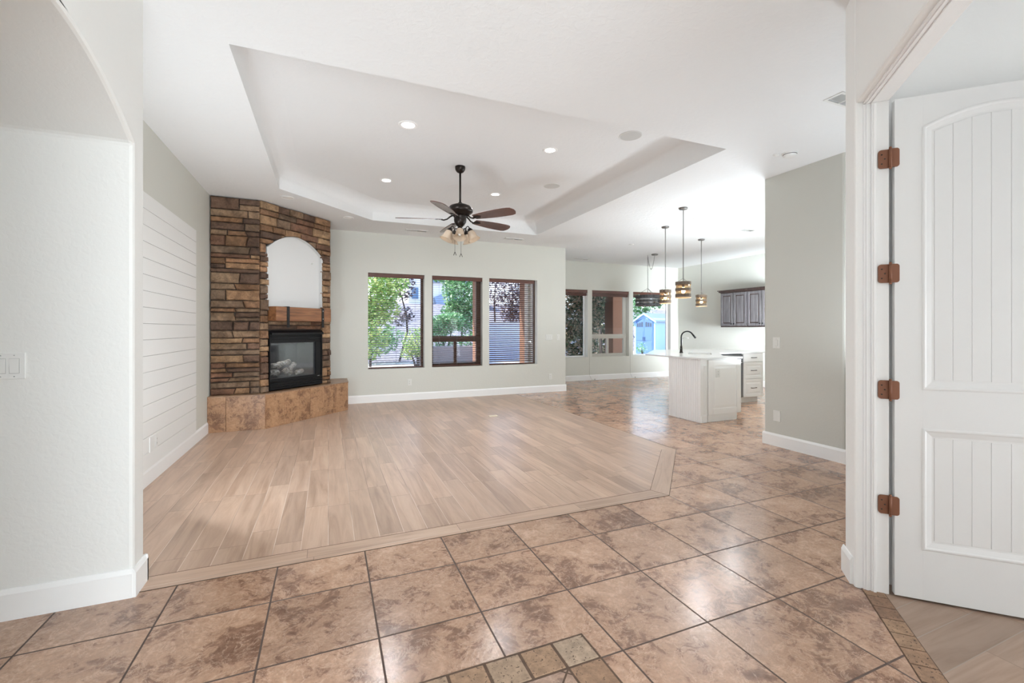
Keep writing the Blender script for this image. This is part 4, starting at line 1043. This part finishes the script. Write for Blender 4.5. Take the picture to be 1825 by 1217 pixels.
pendant(6.66, 6.50, 1.985, 1.760, .104, 'banded pendant hanging alone before the plain kitchen wall')
ch = thing('drum_chandelier', (6.93, 8.38, CEIL), 'wide charcoal drum chandelier hanging before the right nook window', 'chandelier')
cx2, cy2 = 6.985 - 6.93, 8.205 - 8.38
mb = MB(); mb.lathe([(.0005, 0), (.075, 0), (.075, -.018), (.06, -.03), (.0005, -.032)], 24, Matrix.Translation((cx2, cy2, 0))); mb.build('canopy', M['steel_dark'], ch, world=False)
mb = MB(); mb.tube([(0, 0, 0), (0, 0, -.05), (.012, 0, -.06), (.012, .0, -.045)], .004, 6); mb.build('swag_hook', M['steel_dark'], ch, world=False)
mb = MB(); chain(mb, (0, 0, -.06), (0, 0, -.78))
sw = [(cx2 * (1 - k / 8.0), cy2 * (1 - k / 8.0), -.03 - .30 * math.sin(math.pi * min(1, k / 8.0 * 1.0)) - .02 * k / 8) for k in range(9)]
for p, q in zip(sw, sw[1:]): chain(mb, p, q)
mb.build('chain', M['steel_dark'], ch, world=False)
t, b, rr = 2.115 - CEIL, 1.867 - CEIL, .285
mb = MB()
for q in range(3):
    a = q * 2 * math.pi / 3 + .4; mb.tube([(0, 0, -.78), (math.cos(a) * (rr - .01), math.sin(a) * (rr - .01), t - .003)], .004, 6)
mb.lathe([(rr - .006, t), (rr - .006, t - .008), (rr - .014, t - .008), (rr - .014, t)], 48, closed=True)
mb.tube([(0, 0, -.78), (0, 0, t - .1)], .006, 8); mb.build('spider', M['steel_dark'], ch, world=False)
bands(ch, rr, b, t, M['drum_wood'], M['crystal'], ((.72, 1.0), (.36, .56), (0.0, .20)), 56)
for q in range(4):
    a = q * math.pi / 2; mb = MB(); mb.lathe([(.0005, t - .10), (.014, t - .10), (.014, t - .15), (.022, t - .18), (.014, t - .21), (.0005, t - .215)], 12, Matrix.Translation((math.cos(a) * .10, math.sin(a) * .10, 0))); mb.build('bulb', M['lens_off'], ch, world=False)

# ------------------------------------------------------------------ kitchen
CT = 0.915; CTH = 0.022
def raised_panel(mb, F, x0, x1, z0, z1, y=0.0, fr=.058):
    """door slab with a raised centre; front is -y"""
    mb.bbox(x0, x1, y - .012, y, z0, z1, .003, F)
    for a, b, c, d in ((x0, x0 + fr, z0, z1), (x1 - fr, x1, z0, z1), (x0 + fr, x1 - fr, z0, z0 + fr), (x0 + fr, x1 - fr, z1 - fr, z1)):
        mb.bbox(a, b, y - .020, y - .010, c, d, .003, F)
    a, b, c, d = x0 + fr + .012, x1 - fr - .012, z0 + fr + .012, z1 - fr - .012; e = .028
    vs = [(a, y - .012, c), (b, y - .012, c), (b, y - .012, d), (a, y - .012, d), (a + e, y - .019, c + e), (b - e, y - .019, c + e), (b - e, y - .019, d - e), (a + e, y - .019, d - e)]
    mb.add(vs, [(0, 1, 5, 4), (1, 2, 6, 5), (2, 3, 7, 6), (3, 0, 4, 7), (4, 5, 6, 7)], None, F)
BT = CT - CTH
# peninsula end cabinet
pc = thing('peninsula_cabinet', (5.2, 5.0, 0), 'white beadboard peninsula cabinet facing the living room floor', 'cabinet')
mb = MB()
mb.prism([(4.845, 4.755), (5.56, 4.755), (5.56, 5.06), (5.70, 5.20), (5.26, 5.78), (4.845, 5.366)], 0.0, BT)
mb.build('carcass', M['cab_white'], pc)
FI = frame((4.845, 5.366, 0), (0, -1))         # beadboard side, outward is -u
mb = MB(); n = 15; L = 5.366 - 4.742; w = L / n
for k in range(n): mb.bbox(k * w + .002, (k + 1) * w - .002, -.012, .001, 0.0, BT, .003, FI)
mb.box(0, L, -.007, .0, 0.0, BT, FI)
mb.build('beadboard', M['cab_white'], pc)
FE = frame((4.833, 4.745, 0), (1, 0))
mb = MB(); mb.bbox(0.0, .060, -.010, .012, 0, BT, .003, FE); mb.bbox(.060, .135, -.006, .012, .085, BT, .004, FE); mb.bbox(.012, .118, -.020, .0, 0, .10, .003, FE)
for k in range(4): mb.bbox(.066 + k * .016, .076 + k * .016, -.010, -.004, .12, BT - .09, .003, FE)
mb.build('corner_post', M['cab_white'], pc)
mb = MB(); raised_panel(mb, FE, .150, .785, .100, BT - .012, .006, .085); mb.build('end_panel', M['cab_white'], pc)
mb = MB(); mb.box(.15, .705, .0, .02, 0, .10, FE); mb.build('toe_kick', M['cab_white'], pc)
plate('wall_outlet', frame((4.833, 4.745 - .015, 0), (1, 0)), .325, .695, .075, .125, 'white outlet on the end panel of the peninsula cabinet', 'outlet', 'outlet', 1, M['plate_white'])
# sink base in the diagonal corner
sb = thing('sink_base_cabinet', (5.9, 5.6, 0), 'white corner sink cabinet hidden behind the peninsula end', 'cabinet')
mb = MB(); mb.prism([(5.705, 5.21), (6.215, 5.70), (6.215, 6.30), (5.78, 6.30), (5.27, 5.79)], 0.0, BT - .20); mb.build('carcass', M['cab_white'], sb)
# dishwasher and drawer cabinet along the far arm
dwm = thing('dishwasher', (6.52, 6.0, 0), 'dark stainless dishwasher left of the white drawer cabinet', 'dishwasher')
mb = MB(); mb.box(6.225, 6.820, 5.735, 6.30, .10, BT - .01); mb.build('body', M['dish'], dwm)
mb = MB(); mb.bbox(6.228, 6.817, 5.700, 5.735, .115, .755, .004); mb.bbox(6.228, 6.817, 5.700, 5.735, .762, BT - .02, .004); mb.build('door', M['dish'], dwm)
mb = MB(); mb.tube([(6.29, 5.70, .735), (6.29, 5.665, .735), (6.755, 5.665, .735), (6.755, 5.70, .735)], .008, 8); mb.build('handle', M['steel'], dwm)
mb = MB(); mb.box(6.23, 6.815, 5.77, 5.79, 0.0, .10); mb.build('toe_kick', M['cab_white'], dwm)
dc = thing('drawer_cabinet', (7.08, 6.0, 0), 'white three drawer cabinet at the far end of the kitchen counter', 'cabinet')
mb = MB(); mb.box(6.83, 7.33, 5.722, 6.30, .10, BT); mb.box(6.845, 7.29, 5.79, 6.30, 0.0, .10); mb.build('carcass', M['cab_white'], dc)
FDR = frame((6.83, 5.722, 0), (1, 0))
for z0, z1, pan in ((.735, BT - .006, False), (.435, .728, True), (.108, .428, True)):
    mb = MB()
    if pan: raised_panel(mb, FDR, .006, .494, z0, z1, 0.0, .050)
    else: mb.bbox(.006, .494, -.020, 0, z0, z1, .004, FDR)
    d = mb.build('drawer', M['cab_white'], dc)
    zc = (z0 + z1) / 2; mb = MB(); mb.tube([(.190, -.018, zc), (.190, -.043, zc), (.215, -.048, zc), (.285, -.048, zc), (.310, -.043, zc), (.310, -.018, zc)], .0055, 8, FDR); mb.build('handle', M['bronze'], d)
# countertop: end arm, diagonal sink corner, far arm; with a cut-out for the sink
cpoly = rounded([(4.815, 4.722), (5.635, 4.722), (5.635, 5.085), (6.225, 5.672), (7.41, 5.672), (7.41, 7.0), (5.93, 7.0), (4.815, 5.885)], {0: .02, 7: .10, 6: .12, 5: .05})
SX, SY = 5.79, 5.73                    # sink centre
def sk_pt(a, b): return (SX + (a + b) * r2, SY + (a - b) * r2)      # a along (1,1), b along (1,-1)
hole = rounded([sk_pt(-.33, -.15), sk_pt(.33, -.15), sk_pt(.33, .21), sk_pt(-.33, .21)], {0: .04, 1: .04, 2: .04, 3: .04})
ctop = thing('countertop', (5.9, 5.9, BT), 'white quartz countertop of the kitchen peninsula', 'countertop')
mb = MB(); al = cpoly + hole
def ccw(a, b, c): return (Vector(b) - Vector(a)).cross(Vector(c) - Vector(a)) > 0
tri = [t if ccw(*(al[i] for i in t)) else t[::-1] for t in tessellate_polygon([[Vector((*p, 0)) for p in cpoly], [Vector((*p, 0)) for p in hole]])]
N_ = len(al)
mb.add([(*p, BT) for p in al] + [(*p, CT) for p in al], [tuple(N_ + i for i in t) for t in tri] + [tuple(reversed(t)) for t in tri])
for ring, off in ((cpoly, 0), (hole, len(cpoly))):
    m = len(ring); mb.add([(*p, BT) for p in ring] + [(*p, CT) for p in ring], [(i, (i + 1) % m, m + (i + 1) % m, m + i) for i in range(m)])
mb.build('slab', M['quartz'], ctop)
snk = thing('kitchen_sink', (SX, SY, .70), 'white undermount sink below the black faucet', 'sink')
inn = rounded([sk_pt(-.34, -.16), sk_pt(.34, -.16), sk_pt(.34, .22), sk_pt(-.34, .22)], {0: .05, 1: .05, 2: .05, 3: .05}); m = len(inn)
mb = MB(); mb.add([(*p, BT - .001) for p in inn] + [(*p, .705) for p in inn], [(i, (i + 1) % m, m + (i + 1) % m, m + i) for i in range(m)] + [tuple(range(m, 2 * m))]); mb.build('basin', M['sink'], snk)
mb = MB(); mb.lathe([(.0005, .709), (.04, .709), (.045, .706)], 20, Matrix.Translation((SX + .02, SY - .02, 0))); mb.build('drain', M['steel'], snk)
# faucet
fc = thing('kitchen_faucet', (5.625, 5.935, CT), 'black gooseneck kitchen faucet on the white countertop', 'faucet', None, -R(45))
mb = MB(); mb.lathe([(.0005, 0), (.030, 0), (.030, .008), (.025, .014), (.022, .06), (.017, .11), (.015, .125), (.0005, .127)], 20); mb.build('base', M['bronze'], fc, world=False)
pts = [(0, 0, .11), (0, 0, .25)] + [(.095 - .095 * math.cos(a), 0, .275 + .095 * math.sin(a)) for a in [math.pi * k / 12 for k in range(0, 11)]]
mb = MB(); mb.tube(pts, .0115, 12); mb.build('spout', M['black'], fc, world=False)
e = Vector(pts[-1]); d = (e - Vector(pts[-2])).normalized()
mb = MB(); mb.tube([e - d * .005, e + d * .03, e + d * .085], [.0125, .0145, .0165], 12); mb.build('spray_head', M['black'], fc, world=False)
mb = MB(); mb.tube([(.0, -.018, .07), (.004, -.045, .078), (.012, -.075, .085)], [.007, .006, .005], 8); mb.build('lever', M['bronze'], fc, world=False)
# second slender tap beside it
ft = thing('filter_tap', (5.745, 6.045, CT), 'thin grey green curved tap behind the black faucet', 'tap', None, -R(45))
mb = MB(); mb.lathe([(.0005, 0), (.016, 0), (.014, .012), (.008, .02), (.0005, .021)], 14); mb.build('base', M['steel'], ft, world=False)
mb = MB(); mb.tube([(0, 0, .015), (0, 0, .20)] + [(.06 - .06 * math.cos(a), 0, .215 + .05 * math.sin(a)) for a in [math.pi * k / 9 for k in range(0, 8)]], .0055, 8); mb.build('spout', M['steel'], ft, world=False)

# wall cabinets on the kitchen wall
FK = frame((UK - .32, 8.05, 0), (0, -1))       # local x runs toward the camera (-v), front is -y = -u
def wall_cabinet(x0, doors, label, cut_crown=False):
    w = sum(doors); o = thing('wall_cabinet', tuple(FK @ Vector((x0 + w / 2, .16, 1.385))), label, 'wall cabinet', 'dark oak wall cabinets')
    mb = MB(); mb.box(x0, x0 + w, .0, .318, 1.385, 2.20, FK); mb.build('carcass', M['dark_cab_trim'], o)
    mb = MB(); mb.box(x0, x0 + w, -.006, .318, 1.372, 1.392, FK); mb.build('bottom_rail', M['dark_cab_trim'], o)
    x = x0
    for i, dw in enumerate(doors):
        mb = MB(); a, b, c, d = x + .008, x + dw - .008, 1.402, 2.185; fr = .060
        mb.bbox(a, b, -.014, 0, c, d, .002, FK)
        for p, q, r, s in ((a, a + fr, c, d), (b - fr, b, c, d), (a + fr, b - fr, c, c + fr), (a + fr, b - fr, d - fr, d)): mb.bbox(p, q, -.023, -.012, r, s, .003, FK)
        mb.bbox(a + fr + .022, b - fr - .022, -.021, -.012, c + fr + .022, d - fr - .022, .006, FK)
        dr = mb.build('door', M['dark_cab'], o)
        mb = MB(); mb.box(a + fr - .004, b - fr + .004, -.0150, -.0142, c + fr - .004, d - fr + .004, FK); mb.build('panel_groove', M['dark_cab_trim'], dr)
        kx = b - .030 if i % 2 == 0 else a + .030
        mb = MB(); mb.tube([(kx, -.022, c + .05), (kx, -.034, c + .05)], .005, 8, FK); mb.sphere((kx, -.042, c + .05), .014, FK); mb.build('knob', M['black'], dr)
        x += dw
    mb = MB(); e0 = x0 - (.075 if x0 < .01 else 0); 
    for za_, zb_, out in ((2.195, 2.213, .016), (2.213, 2.245, .040), (2.245, 2.262, .062)):
        mb.bbox(x0 - (out if x0 < .01 else 0), x0 + w, -out, .318, za_, zb_, .004, FK)
    mb.build('crown_moulding', M['dark_cab_trim'], o)
wall_cabinet(0.0, [.365, .372], 'dark grey oak wall cabinet with two doors at the free left end of the row')
wall_cabinet(0.742, [.372, .372], 'dark grey oak wall cabinet partly hidden behind the grey green wall block')

# ------------------------------------------------------------------ outside
def out_pt(x, Y, z=None, y=None):
    """world point seen at photo column x and depth Y along the view axis (z, or from photo row y)"""
    X = (x - 912.5) / 789.0 * Y; c, s = math.cos(CR), math.sin(CR)
    if y is not None: z = EYE - (y - 586.8) / 789.0 * Y
    return Vector((c * X + s * Y, -s * X + c * Y, z or 0.0))
GZ = -0.12
mb = MB(); mb.box(-40, 60, 10.2, 70, GZ - .3, GZ - .02); struct(mb.build('ground', M['gravel']))
mb = MB(); mb.box(-4, 12.5, 8.54, 12.2, GZ - .2, GZ); mb.box(4.72, 12.5, 10.04, 12.2, GZ - .2, GZ + .001); struct(mb.build('patio_slab', M['concrete']))
mb = MB(); mb.box(-3.2, 4.55, 8.535, 12.3, 2.95, 3.2); mb.box(4.55, 10.5, 10.04, 12.3, 2.95, 3.2); struct(mb.build('patio_roof', M['stucco']))
def column(x, y, label, w=.45):
    o = thing('patio_column', (x + w / 2, y + w / 2, GZ), label, 'column', 'stucco patio columns')
    mb = MB(); mb.bbox(x, x + w, y, y + w, GZ, 2.95, .012); mb.build('shaft', M['stucco'], o)
    mb = MB(); mb.bbox(x - .04, x + w + .04, y - .04, y + w + .04, GZ, GZ + .22, .012); mb.build('plinth', M['stucco'], o)
column(3.74, 11.6, 'tan stucco patio column seen through the middle living room window', .30)
column(5.24, 11.6, 'brown patio column seen through the slats of the right living room window')
column(8.24, 11.6, 'tan stucco patio column seen through the middle nook window')
def blob_leaves(mb, c, rad, n, size, rng):
    for _ in range(n):
        while True:
            p = Vector((rng.uniform(-1, 1), rng.uniform(-1, 1), rng.uniform(-1, 1)))
            if .25 < p.length < 1: break
        p = Vector((c[0] + p.x * rad[0], c[1] + p.y * rad[1], c[2] + p.z * rad[2]))
        s = size * rng.uniform(.6, 1.3); q = Matrix.Rotation(rng.uniform(0, 6.28), 3, 'Z') @ Matrix.Rotation(rng.uniform(-1.2, 1.2), 3, 'X') @ Matrix.Rotation(rng.uniform(0, 6.28), 3, 'Z')
        mb.add([p + q @ Vector(v) for v in ((-s * .5, 0, 0), (0, -s * .28, .02 * s), (s * .55, 0, 0), (0, s * .28, .02 * s))], [(0, 1, 2, 3)])
def tree(name, label, cat, base, blobs, n, size, mat, trunk=None, seed=1, group=None):
    rng = random.Random(seed); o = thing(name, tuple(base), label, cat, group)
    mb = MB(); tot = sum(b[1][0] * b[1][1] * b[1][2] for b in blobs)
    for c, rad in blobs: blob_leaves(mb, c, rad, int(n * rad[0] * rad[1] * rad[2] / tot) + 30, size, rng)
    mb.build('crown' if trunk else 'foliage', mat, o)
    mb = MB()
    for path, r in (trunk or []): mb.tube(path, r, 8)
    if not trunk:
        for k in range(6): mb.tube([base + Vector((rng.uniform(-.1, .1), rng.uniform(-.1, .1), 0)), Vector(blobs[k % len(blobs)][0])], [.03, .01], 6)
    mb.build('trunk' if trunk else 'stems', M['bark'], o)
    return o
# rock bank behind the yard
bkm = MB(); nx, ny = 36, 14; vs = []
rg = random.Random(3)
for j in range(ny + 1):
    for i in range(nx + 1):
        x = -16 + 52 * i / nx; y = 20 + 30 * j / ny; h = 3.6 * min(1, max(0, (y - 20.5 - .18 * max(0, x + 2)) / 12)) ** .9
        vs.append((x + rg.uniform(-.3, .3), y, GZ - .05 + h + rg.uniform(-.12, .12) * (j > 0)))
bkm.add(vs, [(j * (nx + 1) + i, j * (nx + 1) + i + 1, (j + 1) * (nx + 1) + i + 1, (j + 1) * (nx + 1) + i) for j in range(ny) for i in range(nx)])
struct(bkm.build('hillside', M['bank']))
# left window view
b = out_pt(660, 17, GZ)
tree('yellow_green_tree', 'yellow green tree at the left edge of the left living room window', 'tree', b,
     [(out_pt(662, 17, y=520), (1.0, 1.0, 1.4)), (out_pt(682, 17.5, y=545), (.7, .8, .8)), (out_pt(652, 16.5, y=590), (.95, .8, 1.1)), (out_pt(696, 18, y=505), (.8, .8, .6))], 5200, .17, M['leaf_yellow'], [([b, out_pt(662, 17, y=560), out_pt(660, 17, y=520)], [.05, .04, .02])], 11)
b = out_pt(712, 20, GZ)
tree('plum_tree', 'thin dark trunked tree with sparse plum leaves in the left window', 'tree', b,
     [(out_pt(713, 20, y=505), (.75, .7, .8)), (out_pt(722, 20, y=560), (.45, .4, .35)), (out_pt(716, 20, y=570), (.5, .4, .3))], 900, .17, M['leaf_plum'], [([b, out_pt(726, 20, y=590), out_pt(724, 20, y=560), out_pt(716, 20, y=530), out_pt(708, 20, y=500)], [.05, .045, .04, .03, .015])], 12)
b = out_pt(742, 16, GZ)
tree('flowering_shrub', 'bright yellow green shrub low at the right of the left window', 'shrub', b, [(out_pt(744, 16, y=610), (.55, .5, .55)), (out_pt(732, 16, y=626), (.4, .4, .3))], 1500, .10, M['leaf_yellow'], None, 13)
b = out_pt(650, 19, GZ)
tree('green_shrub', 'green shrubs under the yellow green tree', 'shrub', b, [(out_pt(664, 19, y=612), (1.1, .8, .6)), (out_pt(690, 19.5, y=600), (.8, .7, .5))], 1600, .14, M['leaf_green'], None, 14)
# house behind
hs = thing('neighbor_house', tuple(out_pt(780, 34, 1.0)), 'white neighbour house with blue grey roof beyond the trees', 'house')
p0 = out_pt(728, 34, 0); p1 = out_pt(830, 36, 0); Fh = frame((p0.x, p0.y, 0), (p1 - p0).to_2d()); Lh = (p1 - p0).to_2d().length
mb = MB(); mb.box(0, Lh, 0, 6, .5, 5.6, Fh); mb.build('wall', M['house_wall'], hs)
mb = MB(); mb.prism([(1.2, 5.0), (Lh + .5, 5.0), (Lh / 2 + .9, 7.4)], -.4, 6.3, Fh @ Matrix(((1, 0, 0, 0), (0, 0, 1, 0), (0, 1, 0, 0), (0, 0, 0, 1)))); mb.build('gable_roof', M['house_roof'], hs)
mb = MB(); z0 = EYE + (586.8 - 552) / 789 * 34; z1 = EYE + (586.8 - 519) / 789 * 34; xa = (773 - 728) / 102 * Lh
mb.add([(xa, -.9, z0), (xa + 2.0, -.9, z0), (xa + 2.0, -.5, z0 + .85), (xa + .9, -.3, z1), (xa - .1, -.4, z0 + 1.0), (xa, 0, z0), (xa + 2.0, 0, z0), (xa + 2.0, 0, z0 + .85), (xa + .9, 0, z1), (xa - .1, 0, z0 + 1.0)],
       [(0, 1, 2, 3, 4), (1, 6, 7, 2), (2, 7, 8, 3), (3, 8, 9, 4), (4, 9, 5, 0)], None, Fh); mb.build('porch_roof', M['house_roof'], hs)
mb = MB(); mb.bbox(.25, .75, -.06, .02, EYE + (586.8 - 532) / 789 * 34, EYE + (586.8 - 512) / 789 * 34, .01, Fh); w_ = mb.build('window', M['house_glass'], hs)
mb = MB(); mb.bbox(.15, .85, -.10, -.05, EYE + (586.8 - 510.5) / 789 * 34, EYE + (586.8 - 512) / 789 * 34 + .08, .01, Fh); mb.build('window_head', M['house_wall'], w_)
# middle window view
b = out_pt(822, 20.6, GZ)
tree('leafy_tree', 'mid green leafy tree filling the right of the middle living room window', 'tree', b,
     [(out_pt(826, 20.6, y=520), (1.0, .8, 1.1)), (out_pt(815, 20.6, y=560), (.8, .7, .65)), (out_pt(800, 21.0, y=488), (1.2, .7, .45)), (out_pt(835, 20.6, y=575), (.65, .6, .65))], 8000, .15, M['leaf_green'], [([b, out_pt(824, 20.6, y=560), out_pt(828, 20.6, y=510)], [.045, .035, .015])], 15)
b = out_pt(792, 19.0, GZ)
tree('pale_shrub', 'pale green shrub below the house in the middle window', 'shrub', b, [(out_pt(790, 19.0, y=578), (.75, .6, .45)), (out_pt(808, 19.0, y=572), (.5, .5, .4)), (out_pt(778, 19.0, y=596), (.5, .5, .35))], 3600, .12, M['leaf_green'], None, 16)
b = out_pt(795, 17.75, GZ)
tree('low_shrub', 'low green shrub above the retaining wall in the middle window', 'shrub', b, [(out_pt(790, 17.75, y=608), (.95, .16, .3)), (out_pt(840, 17.75, y=610), (.6, .16, .35))], 1300, .09, M['leaf_green'], None, 17)
# block wall behind the right window and retaining wall in the middle window
p0 = out_pt(862, 21, 0); p1 = out_pt(1030, 24, 0); Ff = frame((p0.x, p0.y, GZ), (p1 - p0).to_2d()); Lf = (p1 - p0).to_2d().length
yw = thing('yard_wall', (p0.x, p0.y, GZ), 'grey block yard wall behind the right living room window', 'wall')
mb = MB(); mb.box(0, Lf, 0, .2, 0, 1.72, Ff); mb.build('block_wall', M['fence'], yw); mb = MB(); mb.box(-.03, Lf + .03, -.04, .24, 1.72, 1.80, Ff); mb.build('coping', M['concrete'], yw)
p0 = out_pt(745, 16.5, 0); p1 = out_pt(862, 17.5, 0); Ff = frame((p0.x, p0.y, GZ), (p1 - p0).to_2d()); Lf = (p1 - p0).to_2d().length
rw = thing('retaining_wall', (p0.x, p0.y, GZ), 'low brown grey retaining wall across the middle window', 'wall')
mb = MB(); mb.box(0, Lf, 0, .25, 0, .78, Ff); mb.build('block_wall', plain('brown grey block', (.26, .21, .20), .9, bump=(12, .5)), rw)
# dark tree behind the right window
b = out_pt(914, 24.5, GZ)
tree('dark_plum_tree', 'dark plum tree above the grey wall in the right window', 'tree', b, [(out_pt(914, 24.5, y=530), (.9, .7, 1.5)), (out_pt(912, 24.5, y=560), (.7, .6, .6)), (out_pt(926, 24.5, y=540), (.6, .6, 1.2))], 2600, .16, M['leaf_plum'], [([b, out_pt(912, 24.5, y=560), out_pt(914, 24.5, y=520)], [.14, .11, .03])], 18)
b = out_pt(884, 27, GZ)
tree('sunlit_tree', 'pale sparse tree at the left of the right living room window', 'tree', b, [(out_pt(882, 27, y=520), (.5, .5, 1.4)), (out_pt(890, 27.3, y=500), (.9, .6, .4))], 500, .18, M['leaf_plum'], [([b, out_pt(881, 27, y=540), out_pt(883, 27, y=505)], [.06, .05, .02])], 19)
# nook views
b = out_pt(1040, 14.0, GZ)
tree('photinia_hedge', 'dark shrub with reddish leaves filling the left nook window', 'shrub', b, [(out_pt(1030, 14.0, y=560), (.9, .6, .9)), (out_pt(1020, 14, y=610), (.9, .6, .7)), (out_pt(1048, 14, y=530), (.6, .5, .7))], 9000, .12, M['leaf_dark'], None, 20)
b = out_pt(1072, 15.0, GZ)
tree('olive_shrub', 'dark olive shrub left of the column in the middle nook window', 'shrub', b, [(out_pt(1070, 16.3, y=560), (.55, .5, .9)), (out_pt(1066, 16.3, y=545), (.5, .5, .7)), (out_pt(1078, 16.3, y=615), (.7, .5, .6))], 7500, .11, M['leaf_dark'], None, 21)
b = out_pt(1110, 18.5, GZ)
tree('blue_flower_shrub', 'small dark shrub behind the column in the middle nook window', 'shrub', b, [(out_pt(1108, 18.5, y=600), (.6, .5, .6))], 900, .09, M['leaf_plum'], None, 22)
b = out_pt(1150, 31, GZ)
tree('shed_tree', 'light green tree rising behind the blue shed', 'tree', b, [(out_pt(1145, 31, y=535), (1.6, 1.0, 1.0)), (out_pt(1175, 31, y=528), (1.2, 1.0, .9)), (out_pt(1132, 31, y=560), (.7, .7, .9))], 2600, .22, M['leaf_green'], [([b, out_pt(1150, 31, y=570), out_pt(1150, 31, y=530)], [.15, .12, .05])], 23)
# shed
SHY = 25.0
s0 = out_pt(1130.5, SHY + 1.0, GZ); s1 = out_pt(1168, SHY, GZ); Fs = frame((s0.x, s0.y, GZ), (s1 - s0).to_2d()); Ls = (s1 - s0).to_2d().length
shd = thing('garden_shed', (s0.x, s0.y, GZ), 'resin garden shed with double doors, blue of shade in its colours, in the right nook window', 'shed')
zr = EYE + (586.8 - 557) / 789 * SHY - GZ; ze = EYE + (586.8 - 570) / 789 * SHY - GZ
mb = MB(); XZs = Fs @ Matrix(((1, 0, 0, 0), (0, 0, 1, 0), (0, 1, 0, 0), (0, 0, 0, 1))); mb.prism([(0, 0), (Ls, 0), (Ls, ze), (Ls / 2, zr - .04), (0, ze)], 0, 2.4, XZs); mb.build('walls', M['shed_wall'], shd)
mb = MB()
for s_ in (-1, 1):
    x0 = Ls / 2; x1 = Ls / 2 + s_ * (Ls / 2 + .10); z1 = ze - (zr - ze) * .2
    mb.prism([(x0, zr), (x0, zr - .07), (x1, z1 - .07), (x1, z1)], -.10, 2.5, XZs)
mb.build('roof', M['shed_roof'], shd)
mb = MB()
for s_ in (-1, 1): mb.prism([(Ls / 2, zr + .004), (Ls / 2, zr - .10), (Ls / 2 + s_ * (Ls / 2 + .11), ze - (zr - ze) * .2 - .10), (Ls / 2 + s_ * (Ls / 2 + .11), ze - (zr - ze) * .2 + .004)], -.14, -.09, XZs)
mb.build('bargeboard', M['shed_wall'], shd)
dz = ze - .05
for i, (a, bb_) in enumerate(((.13, Ls / 2 - .006), (Ls / 2 + .006, Ls - .13))):
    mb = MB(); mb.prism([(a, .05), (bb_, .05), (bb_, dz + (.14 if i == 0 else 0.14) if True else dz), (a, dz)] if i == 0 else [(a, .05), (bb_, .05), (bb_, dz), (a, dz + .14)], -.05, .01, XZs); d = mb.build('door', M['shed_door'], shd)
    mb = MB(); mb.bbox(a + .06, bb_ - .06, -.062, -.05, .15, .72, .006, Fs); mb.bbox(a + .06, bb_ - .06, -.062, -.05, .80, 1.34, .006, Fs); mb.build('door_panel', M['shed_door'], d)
    mb = MB()
    for k in range(3):
        w = (bb_ - a - .12) / 3; mb.bbox(a + .06 + k * w + .015, a + .06 + (k + 1) * w - .015, -.058, -.049, dz - .34, dz - .12 + .03 * (k if i == 0 else 2 - k), .003, Fs)
    mb.build('vent_window', plain('dark shed pane', (.05, .07, .10), .4), d)
    mb = MB(); hx = bb_ - .05 if i == 0 else a + .05; mb.tube([(hx, -.06, .78), (hx, -.09, .80), (hx, -.09, .98), (hx, -.06, 1.0)], .012, 6, Fs); mb.build('handle', M['black'], d)
b = out_pt(1145, 22, GZ)
tree('sapling', 'small green plant in front of the shed doors', 'plant', b, [(out_pt(1143, 22, y=620), (.30, .25, .28))], 160, .10, M['leaf_green'], None, 24)
